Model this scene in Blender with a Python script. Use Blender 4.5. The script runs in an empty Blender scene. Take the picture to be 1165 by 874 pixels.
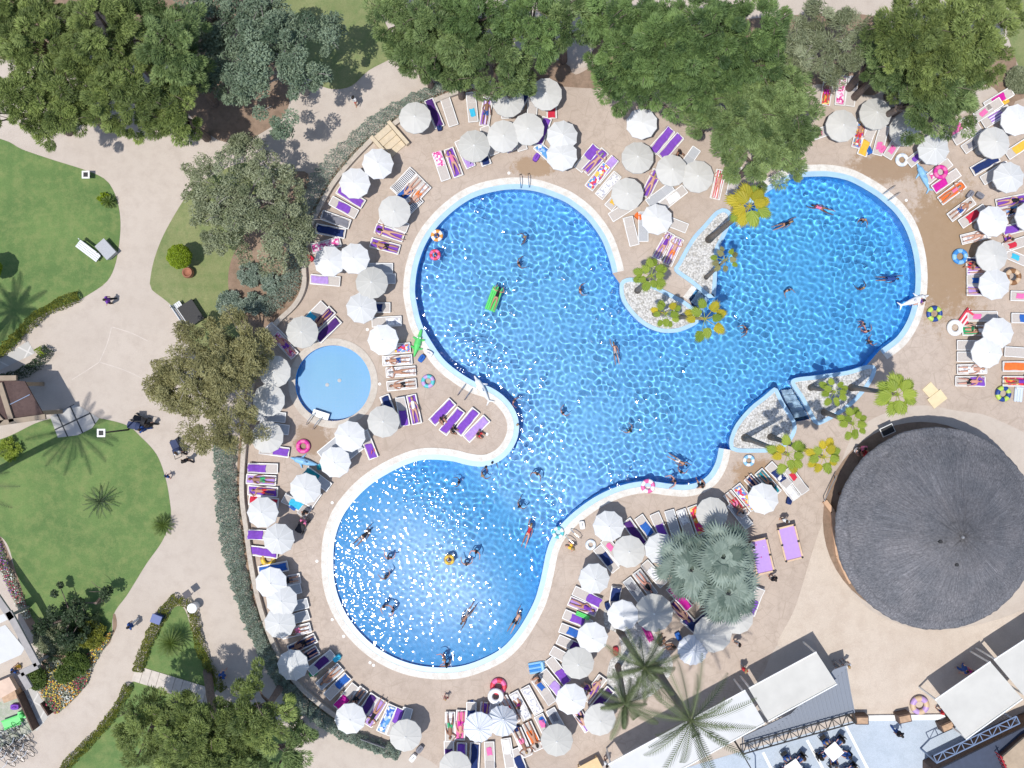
import bpy, bmesh, math, random
import numpy as np
from mathutils import Vector, Matrix
from mathutils.geometry import tessellate_polygon
random.seed(7); RNG = np.random.default_rng(11)
SC = bpy.context.scene; COL = SC.collection
CAM_H = 72.0; S = 67.5/1165.0
def R(d): return math.radians(d)
def P(px, py, z=0.0):
    k = (CAM_H-z)/CAM_H
    return Vector(((px-582.5)*S*k, (437.0-py)*S*k, z))
def lin(c):
    return tuple((v/12.92 if v <= .04045 else ((v+.055)/1.055)**2.4) for v in c)

# ---------------------------------------------------------------- materials
MATS = {}
def nodes_of(name):
    m = bpy.data.materials.new(name); m.use_nodes = True
    nt = m.node_tree; b = nt.nodes['Principled BSDF']
    return m, nt, b
def nd(nt, t, **kw):
    n = nt.nodes.new(t)
    for k, v in kw.items():
        if k in n.inputs: n.inputs[k].default_value = v
        else: setattr(n, k, v)
    return n
def ramp(nt, stops):
    r = nt.nodes.new('ShaderNodeValToRGB'); e = r.color_ramp.elements
    while len(e) < len(stops): e.new(.5)
    for i, (p, c) in enumerate(stops):
        e[i].position = p; e[i].color = (*c, 1)
    return r
def coords(nt, scale=1.0):
    g = nt.nodes.new('ShaderNodeNewGeometry')
    return g.outputs['Position']
def plain(name, c, rough=.6, var=.12, scale=8., metal=0., spec=.4, bump=0., local=False):
    """a base colour broken up by noise"""
    if name in MATS: return MATS[name]
    m, nt, b = nodes_of(name)
    b.inputs['Roughness'].default_value = rough; b.inputs['Metallic'].default_value = metal
    b.inputs['Specular IOR Level'].default_value = spec
    if var > 0:
        no = nd(nt, 'ShaderNodeTexNoise', Scale=scale, Detail=5.)
        if local:
            tc = nt.nodes.new('ShaderNodeTexCoord'); nt.links.new(tc.outputs['Object'], no.inputs['Vector'])
        else: nt.links.new(coords(nt), no.inputs['Vector'])
        r = ramp(nt, [(.3, tuple(v*(1-var) for v in c)), (.7, tuple(min(1, v*(1+var)) for v in c))])
        nt.links.new(no.outputs['Fac'], r.inputs[0]); nt.links.new(r.outputs[0], b.inputs['Base Color'])
        if bump > 0:
            bp = nd(nt, 'ShaderNodeBump', Strength=bump, Distance=.03)
            nt.links.new(no.outputs['Fac'], bp.inputs['Height']); nt.links.new(bp.outputs[0], b.inputs['Normal'])
    else: b.inputs['Base Color'].default_value = (*c, 1)
    MATS[name] = m; return m
def fabric(name, c, c2=None, n=6.0, axis=0, rough=.85, trans=0.0):
    """cloth; with c2 it is striped along a local axis"""
    if name in MATS: return MATS[name]
    m, nt, b = nodes_of(name); b.inputs['Roughness'].default_value = rough
    b.inputs['Specular IOR Level'].default_value = .2
    tc = nt.nodes.new('ShaderNodeTexCoord')
    no = nd(nt, 'ShaderNodeTexNoise', Scale=5., Detail=4.); nt.links.new(tc.outputs['Object'], no.inputs['Vector'])
    if c2 is None:
        r = ramp(nt, [(.3, tuple(v*.85 for v in c)), (.7, tuple(min(1, v*1.15) for v in c))])
        nt.links.new(no.outputs['Fac'], r.inputs[0])
    else:
        sp = nt.nodes.new('ShaderNodeSeparateXYZ'); nt.links.new(tc.outputs['Object'], sp.inputs[0])
        mu = nd(nt, 'ShaderNodeMath', operation='MULTIPLY'); nt.links.new(sp.outputs[axis], mu.inputs[0]); mu.inputs[1].default_value = n
        fr = nd(nt, 'ShaderNodeMath', operation='FRACT'); nt.links.new(mu.outputs[0], fr.inputs[0])
        r = ramp(nt, [(0., c), (.5, c2)]); r.color_ramp.interpolation = 'CONSTANT'
        nt.links.new(fr.outputs[0], r.inputs[0])
    nt.links.new(r.outputs[0], b.inputs['Base Color'])
    MATS[name] = m; return m
def blotch(name, cols, scale=6.0):
    """printed cloth: coloured patches"""
    if name in MATS: return MATS[name]
    m, nt, b = nodes_of(name); b.inputs['Roughness'].default_value = .85
    tc = nt.nodes.new('ShaderNodeTexCoord')
    v = nd(nt, 'ShaderNodeTexVoronoi', Scale=scale); nt.links.new(tc.outputs['Object'], v.inputs['Vector'])
    sp = nt.nodes.new('ShaderNodeSeparateColor'); nt.links.new(v.outputs['Color'], sp.inputs[0])
    r = ramp(nt, [(i/len(cols), c) for i, c in enumerate(cols)]); r.color_ramp.interpolation = 'CONSTANT'
    nt.links.new(sp.outputs[0], r.inputs[0]); nt.links.new(r.outputs[0], b.inputs['Base Color'])
    MATS[name] = m; return m
def foliage(name, dark, light, trans=.3, rough=.55):
    if name in MATS: return MATS[name]
    m, nt, b = nodes_of(name); b.inputs['Roughness'].default_value = rough
    b.inputs['Specular IOR Level'].default_value = .35
    at = nt.nodes.new('ShaderNodeAttribute'); at.attribute_name = 'tint'
    r = ramp(nt, [(0., dark), (1., light)]); nt.links.new(at.outputs['Fac'], r.inputs[0])
    nt.links.new(r.outputs[0], b.inputs['Base Color'])
    tr = nt.nodes.new('ShaderNodeBsdfTranslucent'); nt.links.new(r.outputs[0], tr.inputs[0])
    mx = nt.nodes.new('ShaderNodeMixShader'); mx.inputs[0].default_value = trans
    nt.links.new(b.outputs[0], mx.inputs[1]); nt.links.new(tr.outputs[0], mx.inputs[2])
    nt.links.new(mx.outputs[0], nt.nodes['Material Output'].inputs[0])
    MATS[name] = m; return m
def ground_mat(name, c1, c2, c3, s1=.25, s2=3., grain=60., bump=.15, rough=.85, stain=None, joints=None):
    """worn ground: broad tone, patches, grain; optional stain (own place) and joints"""
    m, nt, b = nodes_of(name); b.inputs['Roughness'].default_value = rough; b.inputs['Specular IOR Level'].default_value = .25
    pos = coords(nt)
    n1 = nd(nt, 'ShaderNodeTexNoise', Scale=s1, Detail=6., Roughness=.6); n2 = nd(nt, 'ShaderNodeTexNoise', Scale=s2, Detail=8., Roughness=.7)
    n3 = nd(nt, 'ShaderNodeTexNoise', Scale=grain, Detail=2.)
    for n in (n1, n2, n3): nt.links.new(pos, n.inputs['Vector'])
    r1 = ramp(nt, [(.35, c1), (.65, c2)]); nt.links.new(n1.outputs['Fac'], r1.inputs[0])
    r2 = ramp(nt, [(.45, (0, 0, 0)), (.75, (1, 1, 1))]); nt.links.new(n2.outputs['Fac'], r2.inputs[0])
    mx = nd(nt, 'ShaderNodeMix', data_type='RGBA'); nt.links.new(r2.outputs[0], mx.inputs[0]); nt.links.new(r1.outputs[0], mx.inputs[6]); mx.inputs[7].default_value = (*c3, 1)
    r3 = ramp(nt, [(.3, (.86, .86, .86)), (.7, (1.1, 1.1, 1.1))]); nt.links.new(n3.outputs['Fac'], r3.inputs[0])
    ml = nd(nt, 'ShaderNodeMix', data_type='RGBA', blend_type='MULTIPLY'); ml.inputs[0].default_value = 1
    nt.links.new(mx.outputs[2], ml.inputs[6]); nt.links.new(r3.outputs[0], ml.inputs[7]); out = ml.outputs[2]
    if joints:
        sc, w, col = joints
        br = nd(nt, 'ShaderNodeTexVoronoi', feature='DISTANCE_TO_EDGE', Scale=sc); nt.links.new(pos, br.inputs['Vector'])
        rr = ramp(nt, [(0., (1, 1, 1)), (w, (0, 0, 0))]); nt.links.new(br.outputs['Distance'], rr.inputs[0])
        m3 = nd(nt, 'ShaderNodeMix', data_type='RGBA'); nt.links.new(rr.outputs[0], m3.inputs[0]); nt.links.new(out, m3.inputs[6]); m3.inputs[7].default_value = (*col, 1); out = m3.outputs[2]
    if stain:
        for (x, y, rx, ry, col, thr) in stain:
            mp = nt.nodes.new('ShaderNodeMapping'); mp.vector_type = 'TEXTURE'
            mp.inputs['Location'].default_value = (x, y, 0); mp.inputs['Scale'].default_value = (rx, ry, 1)
            nt.links.new(pos, mp.inputs[0])
            g = nd(nt, 'ShaderNodeTexGradient', gradient_type='SPHERICAL'); nt.links.new(mp.outputs[0], g.inputs[0])
            sn = nd(nt, 'ShaderNodeTexNoise', Scale=1.9, Detail=9., Roughness=.8); nt.links.new(pos, sn.inputs['Vector'])
            ad = nd(nt, 'ShaderNodeMath', operation='MULTIPLY_ADD'); nt.links.new(g.outputs['Fac'], ad.inputs[0]); ad.inputs[1].default_value = .8; nt.links.new(sn.outputs['Fac'], ad.inputs[2])
            rr = ramp(nt, [(thr-.06, (0, 0, 0)), (thr+.2, (.8, .8, .8))]); nt.links.new(ad.outputs[0], rr.inputs[0])
            m2 = nd(nt, 'ShaderNodeMix', data_type='RGBA'); nt.links.new(rr.outputs[0], m2.inputs[0]); nt.links.new(out, m2.inputs[6]); m2.inputs[7].default_value = (*col, 1); out = m2.outputs[2]
    nt.links.new(out, b.inputs['Base Color'])
    bp = nd(nt, 'ShaderNodeBump', Strength=bump, Distance=.02); nt.links.new(n3.outputs['Fac'], bp.inputs['Height']); nt.links.new(bp.outputs[0], b.inputs['Normal'])
    MATS[name] = m; return m

# ---------------------------------------------------------------- mesh helpers
class MB:
    def __init__(s): s.v = []; s.f = []; s.m = []
    def add(s, vs, fs, m=0):
        o = len(s.v); s.v += [tuple(v) for v in vs]; s.f += [tuple(i+o for i in f) for f in fs]; s.m += [m]*len(fs); return s
    def box(s, c, d, rot=None, m=0):
        hx, hy, hz = d[0]/2, d[1]/2, d[2]/2
        vs = [Vector((x, y, z)) for z in (-hz, hz) for x, y in ((-hx, -hy), (hx, -hy), (hx, hy), (-hx, hy))]
        if rot is not None: vs = [rot @ v for v in vs]
        c = Vector(c)
        return s.add([v+c for v in vs], [(3, 2, 1, 0), (4, 5, 6, 7), (0, 1, 5, 4), (1, 2, 6, 5), (2, 3, 7, 6), (3, 0, 4, 7)], m)
    def bar(s, a, b, w, h, m=0):
        a = Vector(a); b = Vector(b); d = b-a; L = d.length
        if L < 1e-6: return s
        q = d.to_track_quat('X', 'Z').to_matrix(); return s.box((a+b)/2, (L, w, h), q, m)
    def tube(s, pts, rad, n=6, m=0, caps=True, closed=False):
        pts = [Vector(p) for p in pts]; N = len(pts)
        rs = rad if isinstance(rad, (list, tuple)) else [rad]*N
        rings = []; up = Vector((0, 0, 1))
        for i, p in enumerate(pts):
            a = pts[(i-1) % N] if (i > 0 or closed) else p; c = pts[(i+1) % N] if (i < N-1 or closed) else p
            t = (c-a).normalized() if (c-a).length > 0 else up
            u = t.cross(Vector((.31, .12, .94)) if abs(t.z) < .95 else Vector((1, 0, 0))).normalized(); w = t.cross(u)
            rings.append([p+(u*math.cos(2*math.pi*k/n)+w*math.sin(2*math.pi*k/n))*rs[i] for k in range(n)])
        fs = []
        for i in range(N if closed else N-1):
            j = (i+1) % N
            for k in range(n): fs.append((i*n+k, i*n+(k+1) % n, j*n+(k+1) % n, j*n+k))
        if caps and not closed: fs.append(tuple(range(n-1, -1, -1))); fs.append(tuple((N-1)*n+k for k in range(n)))
        return s.add([v for r in rings for v in r], fs, m)
    def lathe(s, prof, n=16, c=(0, 0, 0), m=0):
        c = Vector(c); vs = []; fs = []
        for (r, z) in prof:
            for k in range(n): vs.append(c+Vector((r*math.cos(2*math.pi*k/n), r*math.sin(2*math.pi*k/n), z)))
        for i in range(len(prof)-1):
            for k in range(n): fs.append((i*n+k, i*n+(k+1) % n, (i+1)*n+(k+1) % n, (i+1)*n+k))
        return s.add(vs, fs, m)
    def prism(s, poly, z0, z1, m=0, bottom=False):
        """poly: list of (x,y) -> solid with top"""
        n = len(poly); ar = sum(poly[i][0]*poly[(i+1) % n][1]-poly[(i+1) % n][0]*poly[i][1] for i in range(n))
        if ar < 0: poly = poly[::-1]
        tri = tessellate_polygon([[Vector((x, y, 0)) for x, y in poly]])
        vs = [(x, y, z0) for x, y in poly]+[(x, y, z1) for x, y in poly]; fs = []
        for t in tri:
            a, b, c = [Vector((*poly[i], 0)) for i in t]
            t = t if (b-a).cross(c-a).z > 0 else t[::-1]
            fs.append(tuple(i+n for i in t))
            if bottom: fs.append(tuple(reversed(t)))
        for i in range(n): j = (i+1) % n; fs.append((i, j, j+n, i+n))
        return s.add(vs, fs, m)
    def ball(s, c, r, n=8, m=0, sq=(1, 1, 1)):
        prof = [(math.sin(math.pi*i/n), -math.cos(math.pi*i/n)) for i in range(n+1)]
        k = len(s.v); s.lathe([(max(a, 1e-4)*1, b) for a, b in prof], n*2, m=m); c = Vector(c)
        for i in range(k, len(s.v)):
            x, y, z = s.v[i]; s.v[i] = (c.x+x*r*sq[0], c.y+y*r*sq[1], c.z+z*r*sq[2])
        return s
    def mesh(s, name, mats, smooth=False):
        me = bpy.data.meshes.new(name); me.from_pydata(s.v, [], s.f)
        for m in mats: me.materials.append(m)
        me.polygons.foreach_set('material_index', s.m)
        if smooth: me.polygons.foreach_set('use_smooth', [True]*len(s.f))
        me.update(); return me
    def build(s, name, mats, parent=None, smooth=False):
        if not isinstance(mats, (list, tuple)): mats = [mats]
        return link(name, s.mesh(name, mats, smooth), parent)
def link(name, data, parent=None):
    o = bpy.data.objects.new(name, data); COL.objects.link(o)
    if parent: o.parent = parent
    return o
def tag(o, label, cat, group=None, kind=None):
    o['label'] = label; o['category'] = cat
    if group: o['group'] = group
    if kind: o['kind'] = kind
    return o
def empty(name, loc, rz=0.0, label=None, cat=None, group=None):
    o = bpy.data.objects.new(name, None); COL.objects.link(o); o.location = loc; o.rotation_euler = (0, 0, rz); o.empty_display_size = .2
    if label: tag(o, label, cat, group)
    return o
def copy_tree(o, loc=None, rz=None, parent=None):
    c = o.copy(); COL.objects.link(c)
    if parent: c.parent = parent
    for ch in KIDS.get(o.name, list(o.children)): copy_tree(ch, parent=c)
    if loc is not None: c.location = loc
    if rz is not None: c.rotation_euler = (0, 0, rz)
    return c
KIDS = {}
def freeze_kids(o):
    ch = list(o.children)
    KIDS[o.name] = ch
    for c in ch: freeze_kids(c)
def setmat(o, *mats):
    """material on the object, so copies can share the mesh"""
    for i, m in enumerate(mats):
        o.material_slots[i].link = 'OBJECT'; o.material_slots[i].material = m
def struct(name, data):
    o = link(name, data); o['kind'] = 'structure'; return o
def sheet(name, poly_px, z, mat, holes=(), kind='structure'):
    polys = [[P(x, y) for x, y in poly_px]]+[[P(x, y) for x, y in h] for h in holes]
    return sheet_w(name, polys, z, mat, kind)
def sheet_w(name, polys, z, mat, kind='structure'):
    tri = tessellate_polygon([[Vector((p[0], p[1], 0)) for p in pl] for pl in polys])
    vs = [(p[0], p[1], z) for pl in polys for p in pl]; fs = []
    for t in tri:
        a, b, c = [Vector(vs[i]) for i in t]
        cr = (b-a).cross(c-a).z
        if abs(cr) < 1e-9: continue
        fs.append(t if cr > 0 else t[::-1])
    me = bpy.data.meshes.new(name); me.from_pydata(vs, [], fs); me.materials.append(mat); me.update()
    o = link(name, me); o['kind'] = kind; return o
def smooth_poly(pts, step=6.0, closed=True, corner=None):
    """Catmull-Rom through pts, resampled"""
    n = len(pts); out = []
    rngi = range(n) if closed else range(n-1)
    for i in rngi:
        p0 = pts[(i-1) % n] if (closed or i > 0) else pts[i]; p1 = pts[i]; p2 = pts[(i+1) % n]
        p3 = pts[(i+2) % n] if (closed or i+2 < n) else p2
        L = math.hypot(p2[0]-p1[0], p2[1]-p1[1]); k = max(1, int(L/step))
        for j in range(k):
            t = j/k; a = []
            for d in (0, 1):
                a.append(.5*((2*p1[d])+(-p0[d]+p2[d])*t+(2*p0[d]-5*p1[d]+4*p2[d]-p3[d])*t*t+(-p0[d]+3*p1[d]-3*p2[d]+p3[d])*t**3))
            out.append(tuple(a))
    if not closed: out.append(tuple(pts[-1]))
    return out
def offset_line(pts, d, closed=False):
    n = len(pts); out = []
    for i in range(n):
        a = pts[(i-1) % n] if (closed or i > 0) else pts[i]; b = pts[(i+1) % n] if (closed or i < n-1) else pts[i]
        tx, ty = b[0]-a[0], b[1]-a[1]; L = math.hypot(tx, ty) or 1
        out.append((pts[i][0]-ty/L*d, pts[i][1]+tx/L*d))
    return out
def strip(name, a, b, z0, z1, mat):
    """raised ribbon between two px polylines a,b (same length): top and both sides"""
    n = len(a); va = [P(*p) for p in a]; vb = [P(*p) for p in b]; vs = []; fs = []
    for p, q in zip(va, vb): vs += [(p.x, p.y, z0), (p.x, p.y, z1), (q.x, q.y, z1), (q.x, q.y, z0)]
    for i in range(n-1):
        o = 4*i; e = o+4
        fs += [(o, e, e+1, o+1), (o+1, e+1, e+2, o+2), (o+2, e+2, e+3, o+3)]
    fs += [(0, 1, 2, 3), (4*n-1, 4*n-2, 4*n-3, 4*n-4)]
    me = bpy.data.meshes.new(name); me.from_pydata(vs, [], fs); me.materials.append(mat)
    bm = bmesh.new(); bm.from_mesh(me); bmesh.ops.recalc_face_normals(bm, faces=bm.faces); bm.to_mesh(me); bm.free()
    return me

# ---------------------------------------------------------------- labels
ORD = ['nearest', 'second nearest', 'third nearest', 'fourth nearest', 'fifth nearest', 'sixth nearest', 'seventh nearest', 'eighth nearest', 'ninth nearest', 'tenth nearest', 'eleventh nearest', 'twelfth nearest', 'thirteenth nearest', 'fourteenth nearest', 'fifteenth nearest', 'sixteenth nearest', 'seventeenth nearest', 'eighteenth nearest', 'nineteenth nearest', 'twentieth nearest']
def zone(x, y):
    if y > 715 and x < 480: return ('in the tree shade', 'the grey bench', (424, 846))
    if x < 430 and y > 448: return ('by the long hedge', 'the paddling pool', (379, 436))
    if x < 480 and y < 402: return ('above the paddling pool', 'the deck steps', (440, 162))
    if x < 580 and 380 < y < 530: return ('between the two pools', 'the paddling pool', (379, 436))
    if x < 655 and y < 210: return ('by the deck steps', 'the deck steps', (440, 162))
    if x < 860 and y < 320: return ('between the upper pool lobes', 'the yellow palm', (853, 235))
    if x > 900 and y < 216: return ('under the big pine', 'the big pine', (1060, 70))
    if x > 1040 and y < 470: return ('beside the wet deck', 'the thatched hut', (1065, 600))
    if x > 735 and y > 672: return ('beside the tall palms', 'the pebble bed', (722, 742))
    if x > 640 and y < 672: return ('near the fan palms', 'the thatched hut', (1065, 600))
    return ('in the crowded block', 'the pebble bed', (722, 742))
PENDING = []
def later(o, look, cat, group, px, z=None):
    PENDING.append((o, look, cat, group, px, z or zone(*px)))
def settle_labels():
    d = {}
    for it in PENDING: d.setdefault((it[1], it[5][0], it[5][1]), []).append(it)
    for (look, ph, lm), its in d.items():
        c = its[0][5][2]; its.sort(key=lambda it: math.hypot(it[4][0]-c[0], it[4][1]-c[1]))
        for i, it in enumerate(its):
            lab = f'{look} {ph}' if len(its) == 1 else f'{look} {ph}, {ORD[i]} {lm}'
            tag(it[0], lab, it[2], it[3])
# ================================================================ SETTING
PATH_C = ((.50, .432, .37), (.545, .475, .41), (.455, .387, .33))
M_path = ground_mat('path_concrete', *PATH_C, s1=.12, s2=1.2, grain=30)
M_deck = ground_mat('deck_concrete', joints=(1.1, .022, (.40, .325, .265)), *((.46, .375, .31), (.53, .44, .37), (.38, .305, .25)), s1=.2, s2=1.6, grain=30,
    stain=[(P(1075, 285).x, P(1075, 285).y, 5.6, 9.5, (.30, .195, .105), .90), (P(1008, 190).x, P(1008, 190).y, 5, 2.2, (.30, .20, .12), .92),
           (P(860, 540).x, P(860, 540).y, 3.2, 2.2, (.33, .21, .12), .92), (P(606, 190).x, P(606, 190).y, 3, 1.4, (.33, .22, .13), .95), (P(355, 500).x, P(355, 500).y, 2.6, 2.2, (.30, .21, .14), .95)])
M_plaza = ground_mat('plaza_concrete', (.55, .465, .385), (.61, .525, .44), (.49, .40, .325), s1=.15, s2=.9, grain=25)
M_terrace = ground_mat('terrace_paint', (.43, .49, .56), (.48, .54, .61), (.39, .45, .51), s1=.3, s2=1.5, grain=25)
M_lawn = ground_mat('lawn_green', (.105, .178, .056), (.148, .228, .072), (.205, .245, .09), s1=.35, s2=1.4, grain=18, bump=.5)
M_lawn_dry = ground_mat('lawn_dry', (.19, .22, .09), (.25, .265, .12), (.14, .20, .07), s1=.4, s2=1.5, grain=18, bump=.5)
M_soil = ground_mat('soil', (.25, .17, .12), (.33, .235, .17), (.18, .13, .09), s1=.5, s2=2.5, grain=20)
M_white = plain('white_paint', (.80, .80, .78), .5, .04, 3)
M_coping = ground_mat('coping_stone', (.68, .65, .60), (.74, .71, .66), (.54, .49, .43), s1=.6, s2=2.2, grain=25, rough=.6)
M_rim = plain('pale_blue_tile', (.36, .54, .70), .35, .08, 2)
M_pebble = None

A = [(710, 308), (706, 292), (696, 266), (678, 240.6), (657, 223), (639, 213.5), (611, 204.5), (580, 202.2), (547, 208), (522, 219), (496, 240), (475.4, 266), (463, 297), (458.7, 328), (461, 349), (467.7, 374.5), (481.9, 400), (496, 419), (514, 434), (534.7, 446.6), (552.7, 453), (567, 463.5), (576, 478), (576, 494), (567, 509), (552.7, 517), (537, 516.5), (516, 511.5), (491, 509.5), (470, 512), (444.5, 522), (418.8, 537), (398, 555), (380, 578), (370, 602), (366, 626), (367, 662), (376, 693), (393, 721), (416, 744), (442, 760), (470, 769.5), (501, 773), (529.5, 770.5), (557.8, 760.5), (581, 746.5), (601, 723.7), (618.6, 692.8), (626.4, 669.6), (631, 649), (635, 630), (642, 614), (658, 596), (683, 577.5), (708.8, 565.8), (734.5, 561), (760, 563.8), (780.9, 565), (801.5, 560), (817, 548), (827, 530), (831, 512)]
C = [(1009, 409), (1030, 392.5), (1045, 369), (1053, 341), (1055, 312.7), (1051.7, 284), (1042.7, 256), (1029.8, 235.5), (1014, 220), (999, 208.6), (973, 194.4), (950, 188.5), (927, 187.5), (897, 191), (868, 206), (846, 223), (835, 239)]
A = smooth_poly(A, 4, False); C = smooth_poly(C, 4, False)
ISL3 = [(831, 512), (829.5, 500), (837, 482), (853, 463), (868, 451), (882, 440.5)]
CHAN = [(890, 456), (899, 470), (905, 480), (921, 477), (910.6, 453.6), (899.5, 433)]
ISL3B = [(899.5, 433), (929, 427), (963, 422), (986, 415.5)]
ISL1 = [(833, 248), (825.6, 267), (817, 284), (816, 297), (814.5, 327), (812.7, 339), (806, 339.5), (800, 334)]
GAP = [(793, 328), (784, 340)]
ISL2 = [(787.5, 348.7), (798, 357), (794, 367.5), (778, 376), (764, 379), (747.7, 377.5), (730, 369), (714.7, 354), (706.5, 339), (705, 322.6)]
# with this order the water lies to the right or left of the line: find out
w = 7.0
def towater(line, d):
    test = offset_line(line, d); return test
sgn = 1 if offset_line(A, 1)[len(A)//2][0] > A[len(A)//2][0] else 1
# A runs counter-clockwise seen in px space round the water; check with a known point: the left lobe edge (458,328), water at larger x
i0 = min(range(len(A)), key=lambda i: abs(A[i][0]-458.7)+abs(A[i][1]-328))
sgn = 1 if offset_line(A, 5)[i0][0] > A[i0][0] else -1
A1, A2 = offset_line(A, sgn*7.5), offset_line(A, sgn*13.5)
j0 = min(range(len(C)), key=lambda i: abs(C[i][0]-1055)+abs(C[i][1]-312))
sg2 = 1 if offset_line(C, 5)[j0][0] < C[j0][0] else -1
C1, C2 = offset_line(C, sg2*7.5), offset_line(C, sg2*13.5)
POOL = A2+smooth_poly(ISL3, 4, False)+CHAN+smooth_poly(ISL3B, 4, False)+C2+smooth_poly(ISL1, 4, False)+GAP+smooth_poly(ISL2, 4, False)
PAD = [(379+43*math.cos(t*math.pi/36), 436+43*math.sin(t*math.pi/36)) for t in range(72)]
BIG = [(-2500, -2500), (3700, -2500), (3700, 3400), (-2500, 3400)]
sheet('ground', BIG, 0.0, M_path, holes=[POOL, PAD])
DECK = smooth_poly([(548, 97), (505, 113), (462, 137), (440, 154), (402, 190), (372, 228), (353, 264), (348, 300), (348, 325), (338, 347), (312, 370), (295, 400), (284, 450), (279, 500), (277, 560), (282, 604), (289, 648), (300, 690), (313, 722), (332, 760), (358, 787), (388, 812), (425, 838), (470, 856), (500, 874), (520, 905), (640, 905), (690, 868), (846, 786), (880, 740), (912, 690), (938, 610), (948, 560), (975, 490), (1040, 462), (1110, 470), (1260, 480), (1260, 60), (1165, 75), (1120, 120), (1000, 150), (920, 110), (800, 90), (700, 75), (610, 85)], 6)
sheet('pool_deck', DECK, .004, M_deck, holes=[POOL, PAD])
sheet('plaza', smooth_poly([(948, 570), (945, 610), (955, 650), (985, 690), (1030, 712), (1080, 716), (1130, 706), (1175, 690), (1260, 660), (1260, 850), (1165, 820), (975, 815), (925, 730), (885, 735), (905, 690), (930, 610)], 6), .008, M_plaza)
sheet('terrace', [(690, 900), (850, 853), (972, 820), (1075, 818), (1110, 830), (1260, 790), (1260, 1000), (690, 1000)], .012, M_terrace)
for a, b in (((127, 372), (113, 412)), ((127, 372), (168, 388)), ((113, 412), (82, 432)), ((113, 412), (165, 432))):
    ps = smooth_poly([a, ((a[0]+b[0])/2+2, (a[1]+b[1])/2-1), b], 5, False); struct('paving_joint', strip('paving_joint', offset_line(ps, .45), offset_line(ps, -.45), -.01, .005, MATS.get('joint') or plain('joint', (.57, .505, .45), .85, .1, 3)))
# coping
strip_mats = [('pool_coping', A, A1, C, C1, M_coping, -.02, .05), ('pool_rim', A1, A2, C1, C2, M_rim, -.12, .022)]
for nm, a, a1, c, c1, mt, z0, z1 in strip_mats:
    struct(nm, strip(nm, a, a1, z0, z1, mt)); struct(nm, strip(nm, c, c1, z0, z1, mt))
PADO = [(379+51*math.cos(t*math.pi/36), 436+51*math.sin(t*math.pi/36)) for t in range(73)]
struct('pool_coping', strip('pool_coping', PADO, PAD+[PAD[0]], -.02, .05, ground_mat('paddling_coping', (.54, .485, .42), (.60, .545, .48), (.45, .39, .33), s1=.8, s2=3, grain=25)))
# basin: walls, floor
def tile_mat(name, c1, c2, px0=None, px1=None, c3=None):
    m, nt, b = nodes_of(name); b.inputs['Roughness'].default_value = .35
    pos = coords(nt)
    n = nd(nt, 'ShaderNodeTexNoise', Scale=.5, Detail=3.); nt.links.new(pos, n.inputs['Vector'])
    r = ramp(nt, [(.35, c1), (.65, c2)]); nt.links.new(n.outputs['Fac'], r.inputs[0]); out = r.outputs[0]
    if c3:      # the shallow lobe is laid with paler tile
        a, d = P(*px0), P(*px1); v = d-a
        mp = nt.nodes.new('ShaderNodeMapping'); mp.vector_type = 'TEXTURE'; mp.inputs['Location'].default_value = a
        mp.inputs['Rotation'].default_value = (0, 0, math.atan2(v.y, v.x)); mp.inputs['Scale'].default_value = (v.length, 1, 1)
        nt.links.new(pos, mp.inputs[0]); g = nt.nodes.new('ShaderNodeTexGradient'); nt.links.new(mp.outputs[0], g.inputs[0])
        m2 = nd(nt, 'ShaderNodeMix', data_type='RGBA'); nt.links.new(g.outputs['Fac'], m2.inputs[0]); nt.links.new(out, m2.inputs[6]); m2.inputs[7].default_value = (*c3, 1); out = m2.outputs[2]
    br = nd(nt, 'ShaderNodeTexBrick', Scale=1.0); br.offset = 0
    for k, v in (('Brick Width', .3), ('Row Height', .3), ('Mortar Size', .012)): br.inputs[k].default_value = v
    nt.links.new(pos, br.inputs['Vector']); br.inputs['Mortar'].default_value = (.8, .9, .95, 1); nt.links.new(out, br.inputs['Color1']); nt.links.new(out, br.inputs['Color2'])
    m3 = nd(nt, 'ShaderNodeMix', data_type='RGBA'); m3.inputs[0].default_value = .02; nt.links.new(out, m3.inputs[6]); nt.links.new(br.outputs['Color'], m3.inputs[7])
    nt.links.new(m3.outputs[2], b.inputs['Base Color']); return m
M_floor = tile_mat('pool_floor_tile', (.06, .45, .93), (.075, .49, .95), (620, 525), (430, 705), (.085, .43, .90))
M_wall = tile_mat('pool_wall_tile', (.028, .40, .93), (.036, .44, .95))
M_padf = tile_mat('paddling_floor_tile', (.07, .44, .80), (.085, .47, .82))
def basin(name, poly, depth, floor_m, wall_m):
    ps = [P(*p) for p in poly]; n = len(ps)
    f = grid_water(name+'_floor', poly, 0, 5.0, lambda x, y, px, py: np.array([[-depth(a, b) for a, b in zip(r1, r2)] for r1, r2 in zip(px, py)])); f.data.materials.append(floor_m)
    vs = [(p.x, p.y, -depth(*q)) for p, q in zip(ps, poly)]
    vs2 = [(p.x, p.y, .0) for p in ps]+vs; fw = [(i, (i+1) % n, n+(i+1) % n, n+i) for i in range(n)]
    me = bpy.data.meshes.new(name+'_wall'); me.from_pydata(vs2, [], fw); me.materials.append(wall_m)
    wl = struct(name+'_wall', me)
    for o in (f, wl): o.cycles.is_caustics_receiver = True
    return f, wl
def depth_main(x, y):
    t = max(0, min(1, ((x-600)*(-160)+(y-545)*155)/(160**2+155**2)))
    d = 1.45-.5*t
    if t > .15:      # the shallow lobe slopes up to its edge like a beach
        k = min(1, (t-.15)/.5); k = k*k*(3-2*k); m = max(0, 122-math.hypot(x-497, y-640))*S
        d = d*(1-k)+k*(.22+.75*(1-math.exp(-m/2.6)))
    return d
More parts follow.
